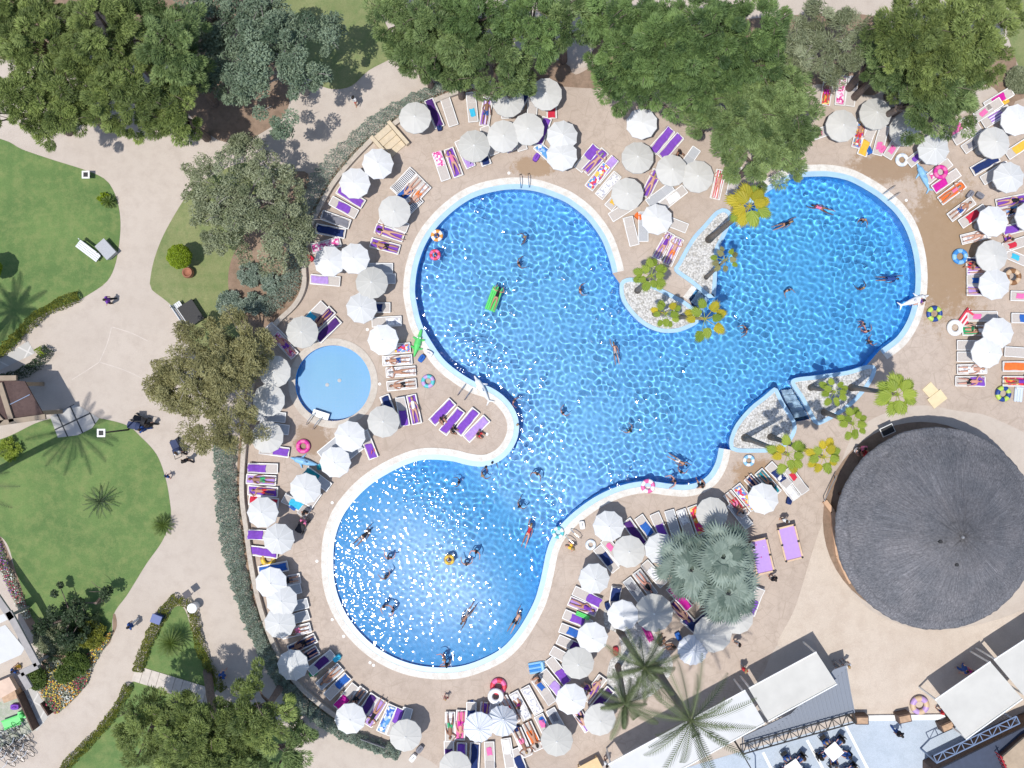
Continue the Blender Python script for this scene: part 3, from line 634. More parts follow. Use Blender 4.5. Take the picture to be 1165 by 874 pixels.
# x y angle(head) [towel colour + extent] [person pose + look]
LOUN = '''494 129 112 dF;511 127 108;537 122 94 cS;553 127 80 sF sB;575 118 95 pF;597 108 60 nF;606 118 85;627 118 95 rL;502 189 110 PH;516 185 112 pF sK;529 175 115 lL;548 172 112 nL;557 160 110;575 157 115 mL;590 155 105;617 150 70 pF;623 176 140 BF
668 180 50 pH;677 184 48 pF fR;689 193 50 lU;680 201 50 MF;753 160 50 pF;763 167 48 pF;741 209 65 pF fB;751 222 37 -g;766 225 40 wM;783 183 55 -g;817 210 79 RF fW;835 206 78;692 211 50 WF;703 224 50 yS;709 239 30;718 263 103;732 258 88 -g;766 254 160;755 280 63 sF sP;766 286 66 sF fO
941 103 83 TL sM;957 103 83 PF;969 104 80 eH;937 150 20;978 152 75 MF;986 161 70 yL;1002 160 75 kS;1018 165 60;1047 176 40;1087 147 33 kM;1100 152 33;1110 161 33;1124 125 33;1133 133 33 sM;1136 113 33 mM;1160 168 33 yM;1121 187 30 nF;1132 197 30;1067 195 40 PS;1076 206 37 mL;1083 219 38 oF fK;1094 238 38 WM sB;1107 246 35 rM;1110 269 15 WF sR;1150 229 12 pF;1152 240 12 BM sN;1158 259 15 pL;1158 277 20;1116 299 0 nF;1117 308 0 sL sB;1117 319 0 bS;1117 331 0 lF fN;1161 295 -25 cS;1167 337 0;1168 362 0 bM;1118 360 0;1112 376 0 gL sW;1106 393 0;1106 406 0;1106 420 0 WF sW;1104 434 0 pH sN;1160 401 -5;1158 417 0 oF;1158 434 0 TF
399 224 150 pF;391 236 150 pM;382 250 162 eF;376 263 168 nF;371 279 195 PF;370 319 176 lU;430 305 180 -g;433 317 180 -g;427 350 180 nM;440 366 184 WL;459 206 225 xF;467 214 225 bH sN;475 222 225 WF sO;466 237 225 xF;443 265 162 pF fB;438 280 165 pF sN;448 254 160;357 358 225 cH;366 364 225 dF sN;373 375 225 dF;324 393 135 PF sP;317 382 135;452 410 183 WF sB;456 423 183 WF fR;457 438 185 WM sN;450 397 184 ML;458 468 100 pL;471 466 100 pF sW;443 466 110 nF;503 469 48 pF;514 479.5 50 pF;531 480 50 pF;542 488 47 lF
312 513 172 pL;308 474 175 -g;312 487 170 -g;299 533 177 pU;297 546 175 lF sG;299 559 175 pF sR;300 571 175 rF;361 545 145 tH -g;377 508 40 -g;398 516 40 -g;419 506 110 pL;352 573 235;337 574 150 cM;299 609 175 pH;299 628 175 pF;311 647 190 bF;325 661 190 eM sN;326 673 193 -g;334 690 195 -g;335 704 195 -g;337 718 195 WL sK
344 733 207 nF;347 748 212 nF;366 754 217 dM -g;375 770 222 -g sN;384 781 225 bL;394 793 230 mH;404 797 232 eF sN;417 805 235 dF;427 811 240 lF fN;440 818 245 BF;450 822 250 pL;460 822 255 -g
512 827 -88 WL sG;524 825 -92 kF sM;536 816 -92 nM;551 816 -95 pF;567 813 -62 -g;579 808 -62 wL fR;592 803 -60 WF;605 797 -60 WF;619 786 -57 bS;628 777 -52 lH;635 763 -50 pH;511 860 -90 dM;525 862 -92 pF;540 862 -91 nF;557 861 -90 kS;578 857 -80 wL;594 845 -65 wM fK;606 838 -67 oM fW;620 829 -62;634 822 -62 -g;591 868 -70 nM;676 784 55 pM sN;684 797 50 dF;661 817 -55 sF;668 679 -25 pH;663 690 -22 lF sP;657 705 -22 pM;653 720 -22 bM;650 734 -22 dH;642 748 -30
699 684 80 nH;723 673 -52 -g;734 664 -55 -g sN;744 653 -50 WM;698 627 -50 kS;690 636 -50 nM;722 606 -55 dF;736 602 -55 bM;751 600 -65 pU;766 597 -72 -g;780 596 -72 WL;793 592 -72 TF;838 574 -50 rM fK;848 566 -50 MF;862 555 -48 nF;874 549 -50 tF sN;886 541 -48 nM;896 554 -55 wF;906 547 -55 rS;842 586 -50 -g;773 680 -48 mF;775 697 -48 dF sN;803 703 40 nF;790 714 -40 nF;859 684 70 pL;775 655 60 lM'''
PEOPLE = []; crng = random.Random(77)
TOWN = 0
for ln in LOUN.replace('\n', ';').split(';'):
    f = ln.split(); x, y, a = float(f[0]), float(f[1]), float(f[2]); tw = None; pe = None; grey = False
    for q in f[3:]:
        if q == '-g': grey = True
        elif q[0] in 'sf' and q[1].isupper() and len(q) == 2 and q[0] != 'S' and (q[1] not in 'FHLMSU' or tw is not None): pe = q
        else: tw = q
    if zone(x, y)[0] in ('in the crowded block', 'beside the wet deck', 'under the big pine', 'near the fan palms', 'in the tree shade'):
        if not tw and not pe and crng.random() < .5: tw = crng.choice('pwbkrnce')+'S'
        elif tw and tw[1] == 'F' and not pe and crng.random() < .3: pe = crng.choice('ssf')+crng.choice('NBRWKP')
    raised = 0 if pe else (1 if (int(x*7+y*3) % 10) < 6 else 0)
    if tw and tw[1] in 'FMU' and random.random() < .4: raised = 0
    l = P(x, y, .33); l.z = 0
    o = LG[raised] if raised not in lused else copy_tree(LG[raised]); lused.add(raised)
    o.location = l; o.rotation_euler = (0, 0, R(a+random.uniform(-2, 2)))
    if grey:
        for c in o.children:
            if c.name.startswith(('seat', 'backrest')): setmat(c, M_slg)
    look = ('grey lounger' if grey else 'beige lounger')
    if tw: look = f"lounger under {TC[tw[0]][0]} towel"
    later(o, look, 'sun lounger', 'sun loungers on the pool deck', (x, y))
    if tw:
        t = link('towel', towel_for(tw[1], raised, TOWN)); TOWN += 1; t.location = l+Vector((0, 0, .001*(TOWN % 5))); t.rotation_euler = o.rotation_euler
        setmat(t, TC[tw[0]][1])
        later(t, f"{TC[tw[0]][0]} {'folded ' if tw[1] == 'S' else ''}towel on a lounger", 'towel', 'towels on the loungers', (x, y))
    if pe:
        PEOPLE.append((x, y, a, pe[0], pe[1], 'lounger', o.rotation_euler.z))
# ================================================================ PEOPLE
def V3(t): return Vector(t).normalized()
POSES = {
 'stand': dict(arms=[((.16, -1, 0), (.04, -1, .2)), ((.16, -1, .05), (.04, -1, .15))], legs=[((.05, -1, .02), (0, -1, 0)), ((.05, -1, -.02), (0, -1, 0))]),
 'walk': dict(arms=[((.15, -1, .4), (.05, -1, .6)), ((.15, -1, -.35), (.05, -1, -.05))], legs=[((.03, -1, .38), (0, -1, -.12)), ((.03, -1, -.28), (0, -.9, -.5))]),
 'lie': dict(arms=[((.35, -1, -.05), (.1, -1, .1)), ((.85, .6, -.05), (-.7, .8, .1))], legs=[((.12, -1, .0), (.02, -1, 0)), ((.15, -.8, .5), (.05, -.75, -.62))]),
 'lie2': dict(arms=[((.4, -1, -.05), (.15, -1, .1)), ((.4, -1, -.05), (-.5, -.8, .35))], legs=[((.10, -1, .0), (.02, -1, 0)), ((.12, -1, 0), (.0, -1, 0))]),
 'prone': dict(arms=[((.95, .35, .1), (-.45, .9, .0)), ((.95, .35, .1), (-.5, .9, .0))], legs=[((.12, -1, 0), (.02, -1, 0)), ((.12, -1, 0), (.05, -1, -.05))]),
 'sit': dict(arms=[((.2, -.9, .45), (-.1, -.5, .8)), ((.2, -.9, .4), (-.1, -.4, .9))], legs=[((.14, -.05, 1), (0, -1, .08)), ((.14, -.05, 1), (0, -1, .02))]),
 'sitedge': dict(arms=[((.3, -1, -.2), (.1, -1, -.1)), ((.3, -.9, .4), (-.2, -.5, .8))], legs=[((.16, -.05, 1), (0, -1, .1)), ((.16, .15, 1), (0, -1, -.2))]),
 'swim': dict(arms=[((.2, 1, .1), (.05, 1, .1)), ((.35, -1, .2), (.1, -1, .25))], legs=[((.1, -1, .12), (.03, -1, -.08)), ((.1, -1, -.1), (.03, -1, -.12))]),
 'tread': dict(arms=[((.6, -.6, .45), (.2, -.3, .9)), ((.7, -.5, .3), (.1, -.2, .9))], legs=[((.12, -1, .22), (0, -1, -.15)), ((.14, -1, .02), (0, -1, -.1))]),
 'wave': dict(arms=[((.9, .6, .2), (.3, 1, .2)), ((.5, -1, .2), (.2, -.8, .5))], legs=[((.12, -1, .1), (0, -1, -.1)), ((.14, -1, .02), (0, -1, -.1))]),
}
BONE = []
def build_body(pose, longhair, seed):
    """-> arrays; body frame: x = side, y = forward, z = up the torso, origin at the pelvis"""
    ps = POSES[pose]; pts = []; edges = []; rad = []; bone = []; roots = []
    def add(p, r, parent, b):
        pts.append(Vector(p)); rad.append(r); bone.append(b); i = len(pts)-1
        if parent is not None: edges.append((parent, i))
        return i
    fem = longhair
    pel = add((0, 0, 0), .125 if fem else .12, None, 'pelvis'); roots.append(pel)
    be = add((0, .005, .14), .105 if fem else .118, pel, 'belly'); ch = add((0, 0, .33), .125 if fem else .14, be, 'chest'); nb = add((0, -.01, .46), .075, ch, 'chest'); nk = add((0, 0, .56), .05, nb, 'neck'); hd = add((0, .012, .60), .055, nk, 'neck')
    hands = []
    sh = .155 if fem else .175
    for s, (ua, la) in zip((-1, 1), ps['arms']):
        a = add((s*sh, -.005, .43), .055, nb, 'sleeve'); d1 = V3((s*ua[0], ua[2], ua[1])); d2 = V3((s*la[0], la[2], la[1]))
        p = pts[a]; m = add(p+d1*.15, .048, a, 'sleeve'); e = add(p+d1*.29, .04, m, 'arm'); q = pts[e]; f = add(q+d2*.12, .039, e, 'arm'); wv = add(q+d2*.25, .026, f, 'arm'); pm = add(q+d2*.32, .036, wv, 'hand')
        hands.append((pts[pm].copy(), d2, s))
    for s, (ul, ll) in zip((-1, 1), ps['legs']):
        h = add((s*.09, 0, -.05), .098, pel, 'thigh'); d1 = V3((s*ul[0], ul[2], ul[1])); d2 = V3((s*ll[0], ll[2], ll[1])); p = pts[h]
        m = add(p+d1*.2, .08, h, 'thigh'); k = add(p+d1*.42, .057, m, 'shin'); q = pts[k]; c = add(q+d2*.13, .056, k, 'shin'); an = add(q+d2*.40, .036, c, 'shin')
        fw = Vector((0, 1, 0)); fw = (fw-d2*fw.dot(d2)); fw = fw.normalized() if fw.length > .3 else Vector((0, 0, 1))
        if pose in ('swim', 'prone'): fw = d2
        he = add(pts[an]+d2*.05, .036, an, 'foot'); add(pts[he]+fw*.1-d2*.0, .034, he, 'foot'); add(pts[he]+fw*.19+d2*.012, .024, len(pts)-1, 'foot')
    # five separate fingers of unequal length, the thumb from the side of the palm
    for (pm, d, s) in hands:
        side = d.cross(Vector((0, 1, 0))); side = side.normalized() if side.length > .2 else Vector((1, 0, 0)); pn = d.cross(side).normalized()
        for k, L in enumerate((.062, .075, .07, .055)):
            b = pm+side*(.022*(k-1.5))+d*.02; i = add(b, .010, None, 'hand'); roots.append(i); j = add(b+d*(L*.6), .0095, i, 'hand'); add(b+d*L+pn*.016, .008, j, 'hand')
        b = pm-d*.02-side*.02; i = add(b, .011, None, 'hand'); roots.append(i); j = add(b-side*.03+d*.025, .0105, i, 'hand'); add(b-side*.038+d*.055+pn*.01, .009, j, 'hand')
    me = bpy.data.meshes.new('person_skin'); me.from_pydata(pts, edges, []); o = bpy.data.objects.new('tmp', me); COL.objects.link(o)
    md = o.modifiers.new('skin', 'SKIN'); md.use_smooth_shade = True
    if not me.skin_vertices:
        bm = bmesh.new(); bm.from_mesh(me); bm.verts.layers.skin.verify(); bm.to_mesh(me); bm.free()
    for i, sv in enumerate(me.skin_vertices[0].data): sv.radius = (rad[i]*(1.12 if bone[i] in ('pelvis', 'belly', 'chest') else 1), rad[i]*(.82 if bone[i] in ('pelvis', 'belly', 'chest') else 1)); sv.use_root = i in roots
    o.modifiers.new('sub', 'SUBSURF').levels = 1
    dg = bpy.context.evaluated_depsgraph_get(); em = o.evaluated_get(dg).to_mesh(); ev = [v.co.copy() for v in em.vertices]; ef = [tuple(p.vertices) for p in em.polygons]; no = [v.normal.copy() for v in em.vertices]
    o.evaluated_get(dg).to_mesh_clear(); bpy.data.objects.remove(o)
    # which bone each face belongs to
    segs = [(pts[a], pts[b], (rad[a]+rad[b])/2, bone[b] if bone[b] not in ('belly', 'thigh') else bone[b]) for a, b in edges]
    fb = []
    for f in ef:
        c = sum((ev[i] for i in f), Vector())/len(f); best = 9; bb = ''
        for a, b, r, nm in segs:
            d = b-a; t = max(0, min(1, (c-a).dot(d)/max(d.dot(d), 1e-9))); q = (c-(a+d*t)).length/r
            if q < best: best = q; bb = nm
        fb.append(bb)
    return ev, ef, no, fb, pts[hd]
def head_parts(mb, hc, lh, down):
    """skull, jaw, nose, ears as skin (slot 0), eyes and mouth (slot 1)"""
    c = hc+Vector((0, .015, .10)); mb.ball(c, .098, 7, 0, (.80, .98, 1.15)); mb.ball(c+Vector((0, .03, -.075)), .055, 5, 0, (1, .95, .8))
    mb.ball(c+Vector((0, .107, -.012)), .018, 4, 0, (.8, 1, 1.3))
    for s in (-1, 1): mb.ball(c+Vector((s*.08, -.005, -.005)), .022, 4, 0, (.4, .8, 1.3)); mb.ball(c+Vector((s*.03, .090, .012)), .012, 4, 1)
    mb.box(c+Vector((0, .085, -.062)), (.045, .02, .010), None, 1)
    return c
GARB = {'trunks': ('pelvis', 'thigh'), 'swimsuit': ('pelvis', 'belly', 'chest'), 'briefs': ('pelvis',), 'shirt': ('belly', 'chest', 'sleeve'), 'trousers': ('pelvis', 'thigh', 'shin'), 'dress': ('pelvis', 'belly', 'chest', 'thigh')}
BODY = {}
def person_parts(pose, lh):
    k = (pose, lh)
    if k in BODY: return BODY[k]
    ev, ef, no, fb, hd = build_body(pose, lh, 1)
    flat = pose in ('prone', 'swim')
    mb = MB(); mb.add(ev, ef, 0); c = head_parts(mb, hd, lh, flat)
    body = mb.mesh('person', [None, None], True)
    hb = MB(); n = 9
    vs = []; fs = []
    for i in range(n+1):
        for j in range(14):
            th = math.pi*i/n*.62; ph = 2*math.pi*j/14; fr = max(0, math.sin(ph)); t2 = th*(1-.38*fr)
            vs.append(c+Vector((math.sin(t2)*math.cos(ph)*.092, math.sin(t2)*math.sin(ph)*.112-.006, math.cos(t2)*.125)))
    for i in range(n):
        for j in range(14): fs.append((i*14+j, i*14+(j+1) % 14, (i+1)*14+(j+1) % 14, (i+1)*14+j))
    hb.add(vs, fs)
    if lh: hb.tube([c+Vector((0, -.08, .02)), c+Vector((0, -.115, -.09)), c+Vector((0, -.10, -.22)), c+Vector((.01, -.10, -.31))], [.065, .075, .065, .03], 8)
    hair = hb.mesh('hair', [None], True)
    cl = {}
    for g, bones in GARB.items():
        keep = [f for f, b in zip(ef, fb) if b in bones]; ids = sorted({i for f in keep for i in f}); mp = {i: q for q, i in enumerate(ids)}
        gb = MB(); off = .010 if g in ('trunks', 'swimsuit', 'briefs') else .022
        gb.add([ev[i]+no[i]*off for i in ids], [tuple(mp[i] for i in f) for f in keep]); me = gb.mesh(g, [None], True); cl[g] = me
    BODY[k] = (body, hair, cl); return BODY[k]
M_eye = plain('eye_dark', (.03, .02, .02), .4, 0)
SKIN = [plain('skin_fair', (.56, .32, .235), .55, .06, 20, local=True), plain('skin_tan', (.43, .22, .14), .55, .06, 20, local=True), plain('skin_rosy', (.60, .29, .22), .55, .06, 20, local=True), plain('skin_brown', (.27, .135, .085), .55, .06, 20, local=True)]
HAIRM = [plain('hair_dark', (.022, .015, .012), .5, .2, 30, local=True), plain('hair_brown', (.07, .04, .022), .5, .2, 30, local=True), plain('hair_fair', (.38, .25, .11), .5, .2, 30, local=True), plain('hair_grey', (.32, .31, .30), .5, .2, 30, local=True)]
WC = {'N': ('black', fabric('wear_black', (.02, .02, .025))), 'B': ('blue', fabric('wear_blue', (.03, .08, .27))), 'R': ('red', fabric('wear_red', (.55, .04, .05))), 'P': ('purple', fabric('wear_purple', (.18, .05, .38))), 'K': ('pink', fabric('wear_pink', (.75, .2, .35))),
      'W': ('white', fabric('wear_white', (.78, .78, .78))), 'O': ('orange', fabric('wear_orange', (.75, .2, .05))), 'G': ('green', fabric('wear_green', (.05, .35, .15))), 'Y': ('yellow', fabric('wear_yellow', (.8, .5, .06))), 'E': ('grey', fabric('wear_grey', (.28, .29, .32))), 'M': ('magenta', fabric('wear_magenta', (.6, .03, .35)))}
def basis(side, fwd, up):
    return Matrix((side, fwd, up)).transposed().to_4x4()
def person(pose, loc, M, lh, wear, skin, hair, scale=1.0):
    """wear: list of (garment, colour letter)"""
    body, hr, cl = person_parts(pose, lh)
    o = link('person', body); o.matrix_world = Matrix.Translation(loc) @ M @ Matrix.Scale(scale, 4); setmat(o, SKIN[skin], M_eye)
    h = link('hair', hr, o); setmat(h, HAIRM[hair])
    for g, c in wear:
        q = link(g, cl[g], o); setmat(q, WC[c][1])
    for q in o.children: q.matrix_parent_inverse = Matrix.Identity(4); q.cycles.is_caustics_receiver = True
    o.cycles.is_caustics_receiver = True
    return o
def upright(a):      # facing image angle a (deg, ccw from +x)
    f = Vector((math.cos(R(a)), math.sin(R(a)), 0)); return basis(Vector((f.y, -f.x, 0)), f, Vector((0, 0, 1)))
def lying(a, up=1, pitch=0.0):   # head towards angle a; up=1 face up
    u = Vector((math.cos(R(a))*math.cos(pitch), math.sin(R(a))*math.cos(pitch), math.sin(pitch))); f = Vector((0, 0, 1))*up; f = (f-u*f.dot(u)).normalized(); return basis(f.cross(u)*-1 if False else u.cross(f)*-1, f, u)
prng = random.Random(5)
PEOPLE_N = 0
def look_of(lh, wear): return WC[wear[0][1]][0]
for (x, y, a, ps, c, on, rz) in PEOPLE:
    lh = prng.random() < .55; deg = math.degrees(rz)
    wear = [('swimsuit' if lh and prng.random() < .5 else 'briefs' if lh else 'trunks', c)]
    pose = 'prone' if ps == 'f' else prng.choice(['lie', 'lie2', 'lie2'])
    sc = prng.uniform(.90, 1.0)
    p = P(x, y, .5); p += Vector((math.cos(rz), math.sin(rz), 0))*(.05); p.z = .345+.10
    M = lying(deg, -1 if ps == 'f' else 1)
    if M.to_3x3().determinant() < 0: M = basis(-M.col[0].to_3d(), M.col[1].to_3d(), M.col[2].to_3d())
    o = person(pose, p, M, lh, wear, prng.choice([0, 0, 1, 1, 2, 3]), prng.choice([0, 0, 1, 2, 3]), sc)
    later(o, f"sunbather in {look_of(lh, wear)} {'face down' if ps == 'f' else 'lying face up'}", 'person', 'sunbathers', (x, y))
# swimmers: x y pose facing wear
SW = '''597 270 tread 200 B;935 237 swim 160 K;984 250 tread 250 N;897 330 tread 300 N;982 328 tread 120 R;1012 317 swim 0 B;983 369 wave 200 K;987 377 tread 100 M;990 389 tread 30 N;849 375 tread 200 B;717 490 tread 140 G;773 525 swim 330 W;775 537 tread 60 N;611 539 tread 250 R;591 576 tread 40 B;601 607 swim 70 R;553 531 wave 200 K;549 541 tread 30 W;560 526 tread 270 P;522 549 tread 180 N;542 627 tread 250 N;531 641 tread 90 B;413 611 swim 45 N;443 634 tread 80 N;440 656 tread 120 N;438 688 tread 300 B;448 693 tread 190 N;531 701 swim 235 E;506 746 tread 200 R;509 753 wave 100 N;587 706 swim 60 N;585 456 tread 330 K;589 483 tread 210 R;590 300 tread 20 B;893 255 swim 20 N;700 400 swim 100 E;640 470 tread 40 N;660 330 tread 10 R'''
SZ = {'up': ('in the upper lobe', 'the green airbed', (562, 340)), 'rt': ('in the far lobe', 'the yellow palm', (853, 235)), 'lo': ('in the shallow lobe', 'the yellow ring', (511, 637)), 'mid': ('mid-pool', 'the pink edge ring', (737, 553))}
for it in SW.split(';'):
    f = it.split(); x, y = float(f[0]), float(f[1]); pose = f[2]; a = float(f[3]); c = f[4]; lh = prng.random() < .45
    wear = [('swimsuit' if lh else 'trunks', c)]; dep = depth_main(x, y)
    if (x, y) == (1012, 317): wear = [('trunks', 'B'), ('shirt', 'B')]
    if pose == 'swim': M = lying(a, -1); z = -.13
    else: M = upright(a); z = -dep+.93 if dep < 1.15 else -.07-.36+.02
    if M.to_3x3().determinant() < 0: M = basis(-M.col[0].to_3d(), M.col[1].to_3d(), M.col[2].to_3d())
    p = P(x, y, 0); p.z = z
    o = person(pose, p, M, lh, wear, prng.choice([0, 1, 1, 2, 3]), prng.choice([0, 0, 0, 1, 2]), prng.uniform(.78, .9))
    zz = 'up' if (y < 460 and x < 710) else 'rt' if x > 780 and y < 430 else 'lo' if x < 600 and y > 505 else 'mid'
    act = 'swimming' if pose == 'swim' else 'standing' if pose == 'tread' else 'raising an arm'
    later(o, f"bather in {WC[c][0]} {act}", 'person', 'bathers in the pool', (x, y), SZ[zz])
# walkers and others with labels of their own: x y(feet) pose facing longhair wear skin hair label
WALK = [
 (129, 343, 'walk', 200, 0, [('trousers', 'N'), ('shirt', 'P')], 0, 0, 'person in a purple top walking on the path by the white bench'),
 (405, 118, 'walk', 250, 1, [('shirt', 'W'), ('trunks', 'R')], 1, 0, 'person in a white top and red shorts walking the path beside the hedge'),
 (155, 708, 'walk', 215, 0, [('trousers', 'W'), ('shirt', 'B')], 0, 0, 'person in a blue shirt walking on the path by the flower bed'),
 (168, 488, 'walk', 170, 0, [('trousers', 'B'), ('shirt', 'B')], 1, 0, 'person in dark blue pushing a pram beside the mid lawn'),
 (175, 483, 'walk', 165, 1, [('trousers', 'N'), ('shirt', 'N')], 0, 0, 'person in black beside the pram nearest the lawn corner'),
 (208, 514, 'walk', 130, 1, [('trousers', 'N'), ('shirt', 'W')], 0, 1, 'person in a white top pushing the pram under the olive tree'),
 (216, 523, 'walk', 130, 0, [('trousers', 'N'), ('shirt', 'N')], 1, 0, 'person in black walking behind the pram under the olive tree'),
 (194, 541, 'walk', 75, 0, [('trunks', 'N'), ('shirt', 'B')], 2, 0, 'child in a blue shirt walking along the lawn edge'),
 (258, 764, 'walk', 60, 0, [('trunks', 'B'), ('shirt', 'B')], 0, 0, 'person in blue walking in the tree shade beside the hedge'),
 (508, 791, 'walk', 110, 0, [('trunks', 'R')], 2, 2, 'child in red shorts running on the deck below the shallow lobe'),
 (843, 757, 'walk', 250, 1, [('shirt', 'R'), ('trousers', 'E')], 0, 2, 'person in a red top and grey skirt walking up to the awnings'),
 (951, 757, 'stand', 90, 0, [('shirt', 'E'), ('trousers', 'E')], 0, 3, 'person in grey standing at the corner of the ribbed roof'),
 (958, 752, 'stand', 120, 1, [('shirt', 'W'), ('trousers', 'E')], 0, 2, 'person in white standing by the ribbed roof corner'),
 (688, 863, 'stand', 30, 0, [('shirt', 'W'), ('trunks', 'N')], 0, 0, 'person in white standing between the wooden table and the awning'),
 (1017, 829, 'walk', 300, 0, [('shirt', 'N'), ('trousers', 'B')], 1, 0, 'person in blue trousers walking with arms out on the blue terrace'),
 (1066, 805, 'stand', 100, 1, [('shirt', 'R'), ('trunks', 'B')], 0, 0, 'person in red and blue standing at the awning by the big ring'),
 (1090, 757, 'walk', 190, 0, [('shirt', 'B'), ('trousers', 'B')], 0, 0, 'person in blue walking in the awning shade'),
 (1099, 760, 'sit', 200, 1, [('dress', 'M')], 0, 0, 'person in a magenta dress sitting in the awning shade'),
 (852, 619, 'stand', 200, 0, [('shirt', 'W'), ('trunks', 'R')], 0, 0, 'person in white leaning over the purple pool table under the palms'),
 (876, 655, 'stand', 120, 1, [('shirt', 'N'), ('trunks', 'W')], 0, 0, 'person in black standing at the foot end of a pool table'),
 (889, 590, 'stand', 250, 0, [('shirt', 'W'), ('trunks', 'N')], 1, 1, 'person in white standing at the head end of the outer pool table'),
 (971, 511, 'sit', 320, 1, [('dress', 'W')], 0, 0, 'person in white sitting beside the thatched hut'),
 (978, 509, 'sit', 300, 0, [('trunks', 'N'), ('shirt', 'K')], 2, 0, 'person in a pink top sitting at the thatched hut'),
 (982, 517, 'sit', 120, 0, [('trunks', 'R'), ('shirt', 'R')], 1, 0, 'person in red sitting in the hut shade'),
 (349, 591, 'walk', 240, 0, [('trunks', 'W'), ('shirt', 'K')], 1, 0, 'person in pink and white walking beside the black pushchair'),
 (350, 581, 'stand', 250, 1, [('dress', 'N')], 1, 0, 'person in a black dress standing beside the pushchair'),
 (1144, 275, 'sitedge', 100, 0, [('trunks', 'P')], 2, 1, 'person in purple trunks sitting on a lounger end with a sunburnt back'),
 (797, 553, 'sitedge', 100, 0, [('trunks', 'N')], 1, 0, 'person in black sitting on the pool edge near the first hut-side parasol'),
 (766, 546, 'tread', 200, 0, [('trunks', 'N')], 2, 0, 'person standing in the water against the lower pool edge'),
 (1046, 343, 'sitedge', 190, 1, [('swimsuit', 'P')], 0, 0, 'person in a purple swimsuit sitting on the coping beside the white float'),
 (613, 769, 'sit', 220, 1, [('swimsuit', 'N')], 1, 0, 'person in black sitting beside the blue wave airbed'),
 (748, 729, 'sit', 40, 0, [('trunks', 'N')], 3, 0, 'person in black trunks sitting beside the blue cool bag'),
 (764, 732, 'sit', 200, 1, [('swimsuit', 'N')], 3, 0, 'person in a black swimsuit sitting next to the pebble bed'),
 (503, 476, 'sitedge', 300, 1, [('swimsuit', 'K')], 1, 0, 'person in pink sitting on the row of four purple loungers'),
 (515, 488, 'sitedge', 330, 0, [('trunks', 'N')], 3, 0, 'person in black trunks sitting on the second purple lounger'),
 (544, 493, 'sitedge', 330, 0, [('trunks', 'R')], 1, 0, 'person in red trunks sitting on the outermost purple lounger'),
 (770, 176, 'sitedge', 330, 0, [('trunks', 'N')], 3, 0, 'person in black trunks sitting beside the two long purple towels'),
 (590, 800, 'sitedge', 120, 1, [('swimsuit', 'M')], 1, 0, 'person in magenta sitting on a lounger beside the stacked rings'),
 (669, 781, 'sitedge', 150, 1, [('dress', 'P')], 0, 0, 'person in a purple dress sitting near the pebble bed'),
 (651, 622, 'sitedge', 150, 1, [('dress', 'Y')], 0, 2, 'person in yellow sitting beside the white ring near the pool ladder'),
 (1103, 303, 'sitedge', 170, 0, [('trunks', 'R')], 1, 0, 'person in red trunks sitting on a lounger end beside the blue ring'),
 (1103, 374, 'sitedge', 170, 1, [('swimsuit', 'G')], 0, 0, 'person in green sitting on a lounger beside the white ring'),
 (836, 728, 'stand', 250, 1, [('dress', 'W')], 0, 0, 'person in a white dress standing in the awning shadow beside the posts'),
]
for (x, y, pose, a, lh, wear, sk, hr, lab) in WALK:
    p = P(x, y, 0); child = 'child' in lab; sc = .66 if child else .97
    z = {'sit': .50, 'sitedge': .42}.get(pose, .93)
    if pose == 'tread': z = -.48
    if 'pool edge' in lab or 'coping' in lab: z = .16
    if pose == 'sit': z = .55
    p.z = z*sc if z > 0 else z
    o = person(pose, p, upright(a), bool(lh), wear, sk, hr, sc); tag(o, lab, 'person')
# ================================================================ TREES AND PLANTS
M_bark = plain('pine_bark', (.16, .12, .10), .9, .25, 9, bump=.5); M_barkg = plain('grey_bark', (.30, .27, .25), .9, .25, 9, bump=.5); M_palmbark = plain('palm_bark', (.20, .165, .135), .9, .3, 12, bump=.6)
F_pine = foliage('pine_needles', (.078, .13, .045), (.325, .43, .165), .34)
F_pined = foliage('deep_pine_needles', (.06, .11, .038), (.265, .39, .13), .34)
F_aleppo = foliage('yellow_pine_needles', (.09, .13, .038), (.365, .45, .14), .34)
F_olive = foliage('olive_leaves', (0.157, 0.185, 0.0952), (0.381, 0.414, 0.258), .25)
F_tam = foliage('dry_olive_leaves', (0.186, 0.178, 0.0729), (0.437, 0.413, 0.194), .25)
F_grey = foliage('grey_green_leaves', (0.0862, 0.132, 0.0805), (0.27, 0.345, 0.23), .25)
F_lav = foliage('lavender_leaves', (0.156, 0.215, 0.163), (0.377, 0.448, 0.364), .2)
F_top = foliage('lime_leaves', (.14, .22, .010), (.35, .46, .03), .3)
F_hedge = foliage('hedge_leaves', (.07, .10, .015), (.33, .34, .05), .3)
F_dark = foliage('dark_shrub_leaves', (0.0234, 0.0455, 0.0208), (0.078, 0.117, 0.052), .2)
F_cyc = foliage('cycad_leaves', (0.039, 0.078, 0.0156), (0.156, 0.221, 0.0455), .2)
F_fan = foliage('fan_palm_leaves', (.20, .29, .035), (.42, .50, .08), .35)
F_fany = foliage('yellowing_fan_leaves', (.38, .35, .03), (.72, .56, .05), .35)
F_blue = foliage('blue_palm_leaves', (.10, .145, .115), (.30, .37, .31), .2)
F_date = foliage('date_palm_leaves', (.055, .08, .032), (.19, .23, .11), .25)
F_flow = foliage('flower_mix', (.16, .22, .12), (.42, .44, .34), .2)
